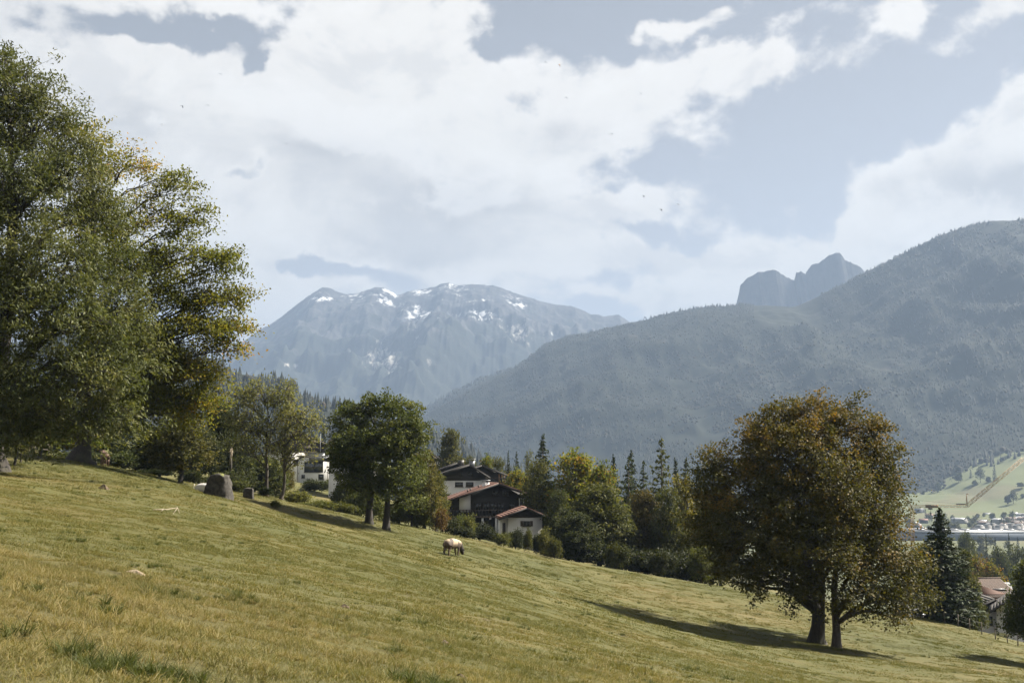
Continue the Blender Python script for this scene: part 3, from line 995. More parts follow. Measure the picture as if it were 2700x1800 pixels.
# --- the spreading beech just behind it, turning gold at the top
b0 = place(210, 92)
L = [(232, 360, 2, 45, 60, 0.55, 0.35), (265, 440, 1, 50, 55, 0.6, 0.3), (330, 440, 0, 70, 50, 0.40, 0.2), (420, 470, 2, 55, 45, 0.5, 0.15), (470, 500, 0, 40, 45, 0.9, 0.0), (400, 580, 0, 90, 70, 0.35, 0.1),
     (500, 590, 0, 55, 60, 1.0, 0.0), (470, 680, -1, 100, 60, 0.5, 0), (585, 700, 0, 60, 55, 1.0, 0.0), (560, 790, 0, 75, 50, 0.9, 0.05), (622, 790, 0, 46, 40, 0.8, 0.05), (610, 850, 0, 52, 36, 0.8, 0.12),
     (450, 790, -1, 100, 70, 0.7, 0.0), (370, 720, 2, 100, 80, 0.7, 0), (500, 880, -1, 120, 50, 0.8, 0.0), (600, 920, 0, 50, 25, 0.7, 0.1), (420, 960, 0, 120, 60, 0.9, -0.05), (520, 985, 0, 80, 42, 0.9, 0.1),
     (540, 1040, 0, 55, 42, 0.9, 0.16), (440, 1060, 0, 105, 50, 0.9, -0.05), (360, 1040, 2, 90, 80, 0.9, -0.1), (300, 900, 3, 110, 110, 0.8, -0.05), (250, 620, 4, 90, 110, 0.6, 0.05), (330, 1120, 2, 90, 50, 0.8, -0.1),
     (490, 1100, 1, 60, 38, 0.7, 0.0)]
beech = TreeShape(102, 26.0, 0.68, [lobe_px(b0, 92, *q[:5], None, *q[5:]) for q in L], sub_gap=1.5, tips=8, leaves=36, leaf=(0.25, 0.155), flat=0.55, droop=0.1, tint=(0.33, 0.12), limb_start=0.22, sides=12, shell=0.45, flare=2.1, twig=0.013, blen=0.7, lift=0.05)
plant('beech_tree', beech.meshes(M['bark_dark'], M['leaf_beech']), b0, label='broad beech behind the ash with gold and orange top and fluted trunk', tint=(1, 1, 1))

# --- the autumn maple on the right: a thick trunk with the great dome, a slim trunk in front carrying the right side
b0 = place(2153, 82.5)
L = [(2045, 1124, 0, 72, 52), (2130, 1110, 0, 88, 46), (2240, 1134, 1, 88, 58), (2000, 1190, 0, 66, 60), (2100, 1210, -2, 130, 100), (2270, 1230, 0, 90, 85), (1985, 1310, -2, 110, 95), (2130, 1340, -4, 140, 110), 
     (1893, 1228, 0, 52, 50, 1, 0.12), (1880, 1310, 0, 58, 66), (1900, 1400, -1, 75, 70), (2000, 1430, -4, 120, 80), (1945, 1500, -2, 75, 50, 0.9), (2060, 1520, -5, 110, 62, 0.9), (2120, 1450, -6, 130, 80), (1960, 1540, -1, 55, 24, 0.7), (2110, 1575, -4, 70, 36, 0.8),
     (2200, 1420, 4, 120, 120), (1870, 1370, 3, 45, 60, 0.9), (2290, 1330, 1, 80, 70, 0.9), (1985, 1122, 1, 26, 26, 0.8), (2060, 1082, 0, 36, 20), (2140, 1076, 1, 40, 20), (2225, 1084, 0, 40, 24), (2310, 1130, 1, 36, 36), (2350, 1210, 0, 34, 40)]
mp = TreeShape(103, 17.0, 0.52, [lobe_px(b0, 82.5, *q[:5], None, *q[5:]) for q in L], sub_gap=1.28, tips=6, leaves=38, leaf=(0.185, 0.15), flat=0.8, clump=0.46, droop=0.35, tint=(0.30, 0.11), limb_start=0.22, sides=12, shell=0.5, flare=1.6)
mp.T = mp.T + 0.24 * sstep(mp.C[:, 2] + mp.C[:, 0] * 0.25, 9.5, 17.5) + 0.16 * sstep(fbm(mp.C[:, 0] / 2.2 + 40, mp.C[:, 2] / 2.0, 5, 2), 0.58, 0.75)
plant('maple_tree', mp.meshes(M['bark_dark'], M['leaf_maple']), b0, label='large maple with rusty autumn dome and the thicker dark trunk', tint=(1, 1, 1))
b0 = place(2206, 80.0)
L = [(2330, 1390, 0, 60, 60, 0.9), (2300, 1480, -1, 95, 75), (2372, 1490, 0, 75, 60), (2395, 1570, 0, 62, 42, 0.9), (2330, 1590, -2, 90, 55, 0.85), (2360, 1630, 0, 38, 32, 0.55), (2260, 1560, -3, 85, 50, 0.75), (2330, 1270, 1, 45, 60, 0.7), (2350, 1330, 0, 38, 36, 0.6),
     (2230, 1300, -3, 85, 100, 0.55), (2432, 1545, 1, 30, 32, 0.7)]
mp2 = TreeShape(104, 14.5, 0.30, [lobe_px(b0, 80, *q[:5], None, *q[5:]) for q in L], sub_gap=1.2, tips=6, leaves=34, leaf=(0.185, 0.15), flat=0.8, droop=0.4, tint=(0.32, 0.11), limb_start=0.2, sides=10, shell=0.5, flare=1.5)
mp2.T = mp2.T + 0.18 * sstep(fbm(mp2.C[:, 0] / 2.2 + 40, mp2.C[:, 2] / 2.0, 5, 2), 0.55, 0.75)
plant('maple_tree', mp2.meshes(M['bark'], M['leaf_maple']), b0, label='slim maple stem in front of the thick trunk with boughs reaching right', tint=(1.05, 1.05, 1))

# --- the pair of round green trees in the middle
b0 = place(973, 105)
L = [(925, 1110, 0, 46, 40), (960, 1082, 0, 34, 28), (1010, 1072, 1, 46, 32), (912, 1180, 0, 42, 52), (960, 1190, -2, 70, 65), (920, 1245, 0, 44, 36), (970, 1270, -1, 70, 40), (925, 1285, 0, 36, 22, 0.7), (895, 1215, 1, 26, 34, 0.8)]
t1 = TreeShape(105, 11.5, 0.36, [lobe_px(b0, 105, *q[:5], None, *q[5:]) for q in L], sub_gap=1.05, tips=6, leaves=24, clump=0.42, leaf=(0.24, 0.16), tint=(0.5, 0.22), limb_start=0.3, flare=1.5)
plant('lime_tree', t1.meshes(M['bark_dark'], M['leaf_green']), b0, label='round dark green tree in mid meadow, the left trunk of two', tint=(1, 1, 1))
b0 = place(1018, 103.5)
L = [(1045, 1085, 0, 38, 30), (1092, 1100, 0, 26, 36), (1066, 1118, -2, 30, 26), (1060, 1150, -1, 58, 52), (1095, 1180, 0, 28, 40), (1010, 1180, -2, 60, 60), (1050, 1250, -2, 58, 50), (1010, 1290, -1, 55, 40, 0.8), (1085, 1240, 1, 30, 40, .8), (1070, 1320, 0, 40, 36, 0.5)]
t2 = TreeShape(106, 11.8, 0.34, [lobe_px(b0, 103.5, *q[:5], None, *q[5:]) for q in L], sub_gap=1.05, tips=6, leaves=24, clump=0.42, leaf=(0.24, 0.16), tint=(0.55, 0.22), limb_start=0.3, flare=1.5)
plant('lime_tree', t2.meshes(M['bark_dark'], M['leaf_green']), b0, label='round green tree in mid meadow, the right trunk of two, before chalets', tint=(1.05, 1.03, 1))

# --- the two thin pale trees by the boulder
b0 = place(702, 113)
L = [(640, 1060, 0, 40, 36, 0.75), (690, 1040, 0, 45, 42, 0.75), (745, 1050, 0, 40, 45, 0.75), (620, 1110, 0, 30, 36, 0.7), (660, 1120, -1, 45, 45, 0.6), (725, 1130, 0, 45, 45, 0.6), (640, 1180, 0, 40, 36, 0.5), (690, 1190, 0, 36, 30, 0.5), (770, 1075, 1, 24, 30, 0.6)]
t1 = TreeShape(107, 11.0, 0.2, [lobe_px(b0, 113, *q[:5], None, *q[5:]) for q in L], sub_gap=1.05, tips=5, leaves=17, leaf=(0.30, 0.13), flat=1.0, tint=(0.5, 0.2), limb_start=0.2, flare=1.5, twig=0.02, lift=0.02)
plant('young_ash_tree', t1.meshes(M['bark'], M['leaf_pale']), b0, label='airy pale green tree with forked bare limbs right of the boulder', tint=(1.2, 1.22, 1.1))
b0 = place(741, 112)
L = [(760, 1110, 0, 40, 30, 0.6), (800, 1100, 0, 36, 28, 0.7), (825, 1125, 0, 28, 26, 0.7), (780, 1150, 0, 45, 28, 0.5), (735, 1180, 0, 36, 36, 0.5), (815, 1170, 0, 26, 24, 0.5), (770, 1205, 0, 40, 26, 0.4), (815, 1205, -1, 20, 14, .4)]
t2 = TreeShape(108, 9.0, 0.19, [lobe_px(b0, 112, *q[:5], None, *q[5:]) for q in L], sub_gap=1.0, tips=5, leaves=17, leaf=(0.30, 0.13), flat=1.0, tint=(0.55, 0.2), limb_start=0.2, flare=1.6, twig=0.02, lift=0.2)
plant('young_ash_tree', t2.meshes(M['bark'], M['leaf_pale']), b0, label='airy pale tree with arching twigs left of the flat roofed white house', tint=(1.25, 1.25, 1.05))


# --- shapes for the trees that stand further off
def ball_lobes(rs, h, w, base, n=9, flatten=0.8):
    out = []
    for q in range(n):
        zf = rs.uniform(0.0, 1.0)
        ring = math.sqrt(max(0.05, 1 - (2 * zf - 0.85) ** 2)) * 0.62
        a = rs.uniform(0, 6.28)
        r = w * rs.uniform(0.36, 0.5) * (0.65 + 0.35 * ring)
        out.append((math.cos(a) * ring * w * 0.75, math.sin(a) * ring * w * 0.75, base + (h - base) * (0.16 + 0.72 * zf), r, r, r * flatten, 1.0, rs.normal(0, 0.05)))
    out.append((0, 0, h * 0.86, w * 0.4, w * 0.4, h * 0.13, 1.0, 0.05))
    out.append((0, 0, base + (h - base) * 0.45, w * 0.7, w * 0.7, (h - base) * 0.36, 0.8, 0))
    return out


def bg_tree(seed, h, w, base, leafm, n=9, leaf=(0.36, 0.25), gap=1.3, leaves=17, tint=(0.45, 0.2), tips=5, fl=0.8, barkm='bark_dark'):
    rs_ = np.random.default_rng(seed)
    sh = TreeShape(seed, h, 0.02 * h + 0.04, ball_lobes(rs_, h, w, base, n, fl), sub_gap=gap, tips=tips, leaves=leaves, leaf=leaf, tint=tint, limb_start=0.15, sides=7, shell=0.55, top=0.8)
    return sh.meshes(M[barkm], M[leafm])


def conifer(seed, h, w, mat='needle', gap=0.42, per=11, ragged=0.2, tint=(0.4, 0.2), dens=9.0, leaf=(0.5, 0.17), bare=0.06):
    rs_ = np.random.default_rng(seed)
    mb, bm = MB(), MB()
    mb.tube([(0, 0, -0.6), (0, 0, h * 0.3), (0, 0, h * 0.98)], [0.016 * h + 0.03, 0.012 * h, 0.02], 7)
    C_, O_ = [], []
    A, B = [], []
    z = h * bare
    while z < h * 0.985:
        f = z / h
        L = w * (1 - f) ** 0.85 * (0.35 + 0.65 * min(1.0, (f + 0.02) / 0.16))
        m = max(4, int(per * (0.45 + 0.55 * (1 - f))))
        a0 = rs_.uniform(0, 6.28)
        for q in range(m):
            a = a0 + q * 6.283 / m + rs_.normal(0, 0.2)
            l = max(0.12, L * rs_.uniform(1 - ragged * 1.6, 1 + ragged * 0.6))
            dirn = np.array([math.cos(a), math.sin(a), 0.0])
            p0 = np.array([0, 0, z + rs_.normal(0, gap * 0.35)])
            rise = 0.30 * (f - 0.35)
            p1 = p0 + dirn * l + np.array([0, 0, l * rise])
            A.append(p0)
            B.append(p1)
            k = max(3, int(l * dens))
            tt = rs_.uniform(0.12, 1.0, k) ** 0.8
            pts = p0 + (p1 - p0) * tt[:, None] + np.array([0, 0, -1.0]) * (np.sin(tt * 3.14) * l * 0.08)[:, None]
            side = np.array([-dirn[1], dirn[0], 0])
            pts = pts + side * (rs_.normal(0, 1, k) * l * 0.16 * (1.1 - tt))[:, None] + rs_.normal(0, 0.05, (k, 3))
            C_.append(pts)
            O_.append(np.repeat((dirn + np.array([0, 0, -0.35]))[None], k, 0))
        z += gap * (1.15 - 0.5 * f)
    A, B = np.array(A), np.array(B)
    bm.twigs(A, B, np.linalg.norm(B - A, axis=1) * 0.012 + 0.012, 0.008, 3, -0.03, rs_)
    C_, O_ = np.concatenate(C_), np.concatenate(O_)
    lm = leaves_mesh('crown', C_, O_, leaf[0], leaf[1], M[mat], rs_, tint[0], tint[1], 0.35, 0.7, 0.1)
    return mb.mesh('trunk', M['bark'], True), bm.mesh('branches', M['bark_dark'], True), lm


def shrub(seed, h, w, leafm, n=6, leaf=(0.17, 0.11), gap=0.42, leaves=13, tint=(0.5, 0.2)):
    rs_ = np.random.default_rng(seed)
    lobes = []
    for q in range(n):
        a, rr_ = rs_.uniform(0, 6.28), w * 0.36 * math.sqrt(rs_.uniform(0, 1))
        hh = h * (0.95 - 0.9 * (rr_ / w)) * rs_.uniform(0.5, 1.0)
        r_ = w * rs_.uniform(0.13, 0.24)
        lobes.append((rr_ * math.cos(a), rr_ * math.sin(a), hh * 0.72, r_, r_, hh * 0.3, rs_.uniform(0.6, 1.1), rs_.normal(0, 0.08)))
    lobes.append((0, 0, h * 0.28, w * 0.40, w * 0.40, h * 0.24, 1.0, 0))
    sh = TreeShape(seed, h * 0.9, 0.05, lobes, sub_gap=gap, tips=4, leaves=leaves, leaf=leaf, tint=tint, limb_start=0.05, sides=5, shell=0.45, flare=1.2, twig=0.008, top=0.6, clump=gap * 0.75)
    return sh.meshes(M['bark'], M[leafm])


V_ = {
    'broad': [bg_tree(201, 12, 5.2, 0.3, 'leaf_wood', 10), bg_tree(202, 12, 4.6, 0.3, 'leaf_wood', 9), bg_tree(203, 12, 6.0, 0.2, 'leaf_wood', 11)],
    'slender': [bg_tree(211, 12, 2.8, 0.8, 'leaf_wood', 8, gap=1.05, fl=1.3), bg_tree(212, 12, 2.2, 0.8, 'leaf_pale', 8, gap=1.0, fl=1.4, leaves=11)],
    'gold': [bg_tree(221, 12, 4.8, 1.0, 'leaf_beech', 10, tint=(0.52, 0.2))],
    'big_spruce': [conifer(234, 13, 3.1, gap=0.33, per=14, dens=13, ragged=0.3, leaf=(0.42, 0.17), bare=0.02)],
    'spruce': [conifer(231, 14, 3.0), conifer(232, 14, 2.5, ragged=0.3), conifer(233, 14, 3.4, gap=0.5, ragged=0.35)],
    'pine': [conifer(241, 13, 3.4, 'leaf_wood', 0.5, 10, 0.35, (0.35, 0.18), 8, (0.42, 0.2))],
    'shrub': [shrub(251, 2.4, 2.8, 'leaf_wood', 8), shrub(252, 2.4, 2.0, 'leaf_pale', 6), shrub(253, 2.2, 3.2, 'leaf_wood', 10)],
}


def stand(kind, vi, px, top, Y, label, name, tint=(1, 1, 1), rz=None, sxy=None, wpx=None, cat='tree', group=None, sink=0.0):
    """a tree of a given shape whose foot stands under column px at distance Y and whose tip reaches row top"""
    me = V_[kind][vi]
    p = place(px, Y)
    p[2] -= sink
    tipz = at(px, top, Y)[2]
    zmax = max(np.array([v for v in me[2].vertices[i].co])[2] for i in range(0, len(me[2].vertices), max(1, len(me[2].vertices) // 900)))
    sc = max(0.2, (tipz - p[2]) / zmax)
    if wpx is not None:
        xs_ = [abs(me[2].vertices[i].co[0]) for i in range(0, len(me[2].vertices), max(1, len(me[2].vertices) // 900))]
        sxy = (wpx * 0.5 * Y / F) / (np.percentile(xs_, 97) * sc)
    rsx = np.random.default_rng(int(px * 7 + Y * 13 + vi))
    return plant(name, me, p, rz if rz is not None else rsx.uniform(0, 6.28), sc, label, cat, group, tint, sxy or 1.0)


G_ = 'trees of the grove below the meadow'
st = [
    # the grove between the chalets and the maple
    ('spruce', 0, 1432, 1147, 172, 'dark pointed spruce rising behind the olive tree right of the chalet', 'spruce_tree', (0.95, 1, 1), 95),
    ('broad', 1, 1420, 1205, 158, 'olive broadleaf tree growing in front of the dark pointed spruce', 'broadleaf_tree', (1.1, 1.1, 0.9), 90),
    ('broad', 1, 1475, 1285, 146, 'dark small tree between the chalet annex and the grove', 'broadleaf_tree', (0.75, 0.85, 0.9), 80),
    ('gold', 0, 1520, 1182, 158, 'tall broad tree with yellow autumn crown at left of the grove', 'golden_tree', (0.95, 1.05, 1), 135),
    ('gold', 0, 1590, 1215, 152, 'olive green tree with yellowish crown beside the yellow autumn tree', 'golden_tree', (0.72, 0.85, 1), 95),
    ('broad', 0, 1580, 1272, 138, 'big round dark tree with sunlit rim at front of the grove', 'broadleaf_tree', (0.9, 0.95, 0.7), 160),
    ('spruce', 1, 1620, 1204, 172, 'narrow dark spruce peeping out left of the grove middle', 'spruce_tree', (0.9, 1, 1), 64),
    ('pine', 0, 1660, 1200, 166, 'dull green pine with ragged top in mid grove', 'pine_tree', (0.7, 0.85, 0.9), 90),
    ('spruce', 2, 1668, 1186, 176, 'dark spruce spire just behind the dull green pine', 'spruce_tree', (0.9, 0.95, 1), 70),
    ('pine', 0, 1700, 1212, 162, 'dark bushy pine right of the dull green pine', 'pine_tree', (0.6, 0.75, 0.85), 75),
    ('pine', 0, 1749, 1150, 166, 'tall light green pine standing highest in the grove', 'pine_tree', (1.05, 1.1, 1.0), 105),
    ('spruce', 1, 1786, 1212, 178, 'dark spruce just right of the tall light pine', 'spruce_tree', (0.9, 0.95, 1), 74),
    ('spruce', 2, 1813, 1210, 176, 'dark spruce with bushy tip left of the maple crown', 'spruce_tree', (0.85, 0.95, 1), 84),
    ('spruce', 0, 1845, 1224, 176, 'dark spruce half hidden by the left edge of the maple', 'spruce_tree', (0.85, 0.95, 1), 84),
    ('slender', 1, 1808, 1246, 146, 'yellow green feathery tree near the maple', 'birch_tree', (1.2, 1.05, 0.55), 75),
    ('broad', 2, 1700, 1292, 143, 'dusky reddish tree at front of the grove centre', 'broadleaf_tree', (1.0, 0.82, 0.75), 105),
    ('broad', 1, 1765, 1280, 140, 'dark leafy tree at front of the grove below the tall pine', 'broadleaf_tree', (0.85, 0.9, 0.85), 95),
    ('broad', 0, 1640, 1330, 141, 'grey green leafy tree low at front of the grove', 'broadleaf_tree', (0.95, 1.0, 1.0), 75),
    ('broad', 2, 1520, 1350, 134, 'dark low tree at foot of the yellow autumn tree', 'broadleaf_tree', (0.65, 0.75, 0.8), 110),
    ('broad', 1, 1860, 1330, 138, 'dark leafy tree behind the left skirt of the maple', 'broadleaf_tree', (0.8, 0.9, 0.8), 80),
    ('broad', 2, 1900, 1280, 160, 'dark tree wholly veiled by the lower left of the maple', 'broadleaf_tree', (0.8, 0.9, 0.9), 110),
    # behind and among the chalets
    ('slender', 0, 1190, 1133, 235, 'pale grey green rounded tree behind the chalet roofs', 'broadleaf_tree', (1.25, 1.25, 1.4), 64),
    ('broad', 0, 1240, 1200, 232, 'small dark bush-like tree over the first chalet ridge', 'broadleaf_tree', (0.9, 0.95, 0.9), 50),
    ('gold', 0, 1283, 1196, 236, 'light green round tree above the chalet ridge', 'golden_tree', (0.75, 0.95, 1), 46),
    ('broad', 1, 1312, 1200, 228, 'grey green tree above the right chalet roof', 'broadleaf_tree', (1.1, 1.1, 1.1), 56),
    ('spruce', 1, 1340, 1192, 222, 'slim dark spruce behind the right chalet roof', 'spruce_tree', (1, 1, 1), 28),
    ('spruce', 2, 1362, 1190, 224, 'bushy spruce next to the slim dark spruce', 'spruce_tree', (1.1, 1.1, 1), 36),
    ('slender', 1, 1393, 1182, 205, 'slim pale poplar left of the dark pointed spruce', 'poplar_tree', (1, 1, 1.1), 26),
    ('gold', 0, 1362, 1232, 186, 'olive and yellow tree behind the chalet balcony', 'golden_tree', (0.9, 1.0, 1.1), 64),
    ('broad', 0, 1395, 1262, 176, 'low leafy tree behind the right eave of the dark chalet', 'broadleaf_tree', (1.0, 1.05, 0.8), 56),
    ('slender', 0, 1430, 1318, 160, 'orange tinged bush tree over the annex roof', 'broadleaf_tree', (1.7, 1.1, 0.6), 42),
    ('broad', 1, 1120, 1182, 118, 'olive tree with fine leaves right behind the round green pair', 'broadleaf_tree', (1.35, 1.2, 1.05), 82),
    ('broad', 0, 1150, 1240, 121, 'light green leafy tree left of the white chalet wall', 'broadleaf_tree', (1.25, 1.25, 0.9), 62),
    ('broad', 2, 1085, 1270, 117, 'low green tree behind the right trunk of the round pair', 'broadleaf_tree', (1.05, 1.1, 0.9), 80),
    # the left wood edge, behind boulder and cows; lowered tints paint in its shade
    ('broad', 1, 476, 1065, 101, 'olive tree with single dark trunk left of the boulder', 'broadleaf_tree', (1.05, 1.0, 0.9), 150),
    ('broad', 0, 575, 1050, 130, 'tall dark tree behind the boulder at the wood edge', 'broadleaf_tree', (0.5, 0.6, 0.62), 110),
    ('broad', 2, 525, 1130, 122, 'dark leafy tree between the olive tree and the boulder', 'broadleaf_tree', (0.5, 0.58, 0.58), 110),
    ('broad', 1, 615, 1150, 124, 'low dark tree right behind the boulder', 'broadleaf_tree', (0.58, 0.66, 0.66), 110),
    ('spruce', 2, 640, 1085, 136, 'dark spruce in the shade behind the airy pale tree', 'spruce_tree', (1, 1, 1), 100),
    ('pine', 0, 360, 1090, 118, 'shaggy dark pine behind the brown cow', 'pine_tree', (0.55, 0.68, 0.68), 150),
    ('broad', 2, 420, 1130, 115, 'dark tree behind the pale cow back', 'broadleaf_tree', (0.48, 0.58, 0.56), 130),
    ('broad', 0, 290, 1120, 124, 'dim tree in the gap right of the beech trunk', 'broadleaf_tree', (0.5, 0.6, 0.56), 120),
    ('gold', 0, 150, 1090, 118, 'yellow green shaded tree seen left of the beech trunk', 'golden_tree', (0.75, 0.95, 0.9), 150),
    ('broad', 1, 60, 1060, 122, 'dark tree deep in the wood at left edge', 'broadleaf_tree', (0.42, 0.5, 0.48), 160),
    ('broad', 2, 690, 1200, 135, 'shaded leafy tree behind the airy pale tree trunks', 'broadleaf_tree', (0.85, 0.95, 0.85), 120),
    ('broad', 1, 752, 1200, 160, 'brownish leafy tree behind the arching twigs', 'broadleaf_tree', (1.3, 1.1, 0.9), 46),
    ('spruce', 0, 850, 1120, 290, 'dark spruce over the upper house roof', 'spruce_tree', (1, 1, 1), 40),
    ('broad', 0, 880, 1150, 275, 'brownish tree beside the upper house roof', 'broadleaf_tree', (1.4, 1.1, 0.9), 60),
    ('broad', 1, 950, 1220, 150, 'dark tree closing the gap behind the round green pair', 'broadleaf_tree', (0.7, 0.8, 0.75), 90),
    # right of the maple
    ('big_spruce', 0, 2490, 1338, 114, 'tall dark spruce with jagged tip rising above the right meadow fence', 'spruce_tree', (1.05, 1.1, 1.05), 150),
    ('broad', 0, 2440, 1430, 130, 'dark tree filling the gap between maple and spruce', 'broadleaf_tree', (0.65, 0.75, 0.8), 90),
    ('slender', 0, 2552, 1450, 122, 'grey green leafy tree right of the jagged spruce', 'broadleaf_tree', (1.1, 1.15, 1.15), 66),
    ('broad', 1, 2578, 1560, 121, 'sunlit leafy bush tree above the fence beside the shaded drive', 'broadleaf_tree', (1.0, 1.1, 0.95), 50),
    ('broad', 2, 2490, 1500, 122, 'very dark low tree behind the meadow fence', 'broadleaf_tree', (0.6, 0.7, 0.8), 110),
    ('broad', 0, 2736, 1470, 88, 'dark green tree cut by the right edge of the photo', 'broadleaf_tree', (0.8, 0.95, 0.75), 140),
    ('gold', 0, 2590, 1462, 300, 'rusty brown tree below the valley hall', 'golden_tree', (0.9, 0.72, 0.9), 60),
    ('gold', 0, 2622, 1475, 285, 'russet round tree above the red tiled barn', 'golden_tree', (0.8, 0.78, 1), 66),
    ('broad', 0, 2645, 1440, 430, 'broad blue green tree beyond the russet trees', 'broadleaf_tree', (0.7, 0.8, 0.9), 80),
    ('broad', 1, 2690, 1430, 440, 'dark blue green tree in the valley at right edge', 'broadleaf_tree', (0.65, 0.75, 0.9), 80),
    ('broad', 2, 2560, 1405, 520, 'leafy tree row end under the long pale hall', 'broadleaf_tree', (0.85, 0.95, 0.9), 60),
    ('spruce', 0, 2612, 1408, 540, 'small spruce under the long pale hall', 'spruce_tree', (1, 1, 1), 22),
    ('spruce', 2, 2672, 1404, 560, 'small dark spruce under the hall near the right edge', 'spruce_tree', (1, 1, 1), 24),
]
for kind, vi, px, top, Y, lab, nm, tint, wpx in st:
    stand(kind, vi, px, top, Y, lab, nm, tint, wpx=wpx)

# thin stems at the left edge, in the shade of the ash
for (px, Y, topx, topy, r, lab) in [(38, 80, 58, 1120, 0.10, 'thin dark leaning stem left of the pasture fence under the ash'), (54, 82, 66, 1100, 0.07, 'thinner dark stem close beside the pasture fence under the ash'),
                                   (104, 86, 130, 1060, 0.13, 'slim leaning trunk between pasture fence and beech')]:
    p = place(px, Y)
    tp = at(topx, topy, Y) - p
    sh = TreeShape(300 + px, tp[2] * 1.1, r, [(tp[0], 0.3, tp[2], 1.6, 1.6, 1.4, 1.0, 0), (tp[0] * 0.7 + 0.8, -0.4, tp[2] * 0.85, 1.3, 1.3, 1.0, 0.8, 0)], sub_gap=0.9, tips=5, leaves=18, leaf=(0.3, 0.12), lean=(tp[0], 0.2), sides=6, flare=1.2)
    plant('sapling', sh.meshes(M['bark_dark'], M['leaf_ash']), p, label=lab, tint=(0.9, 0.95, 0.9))

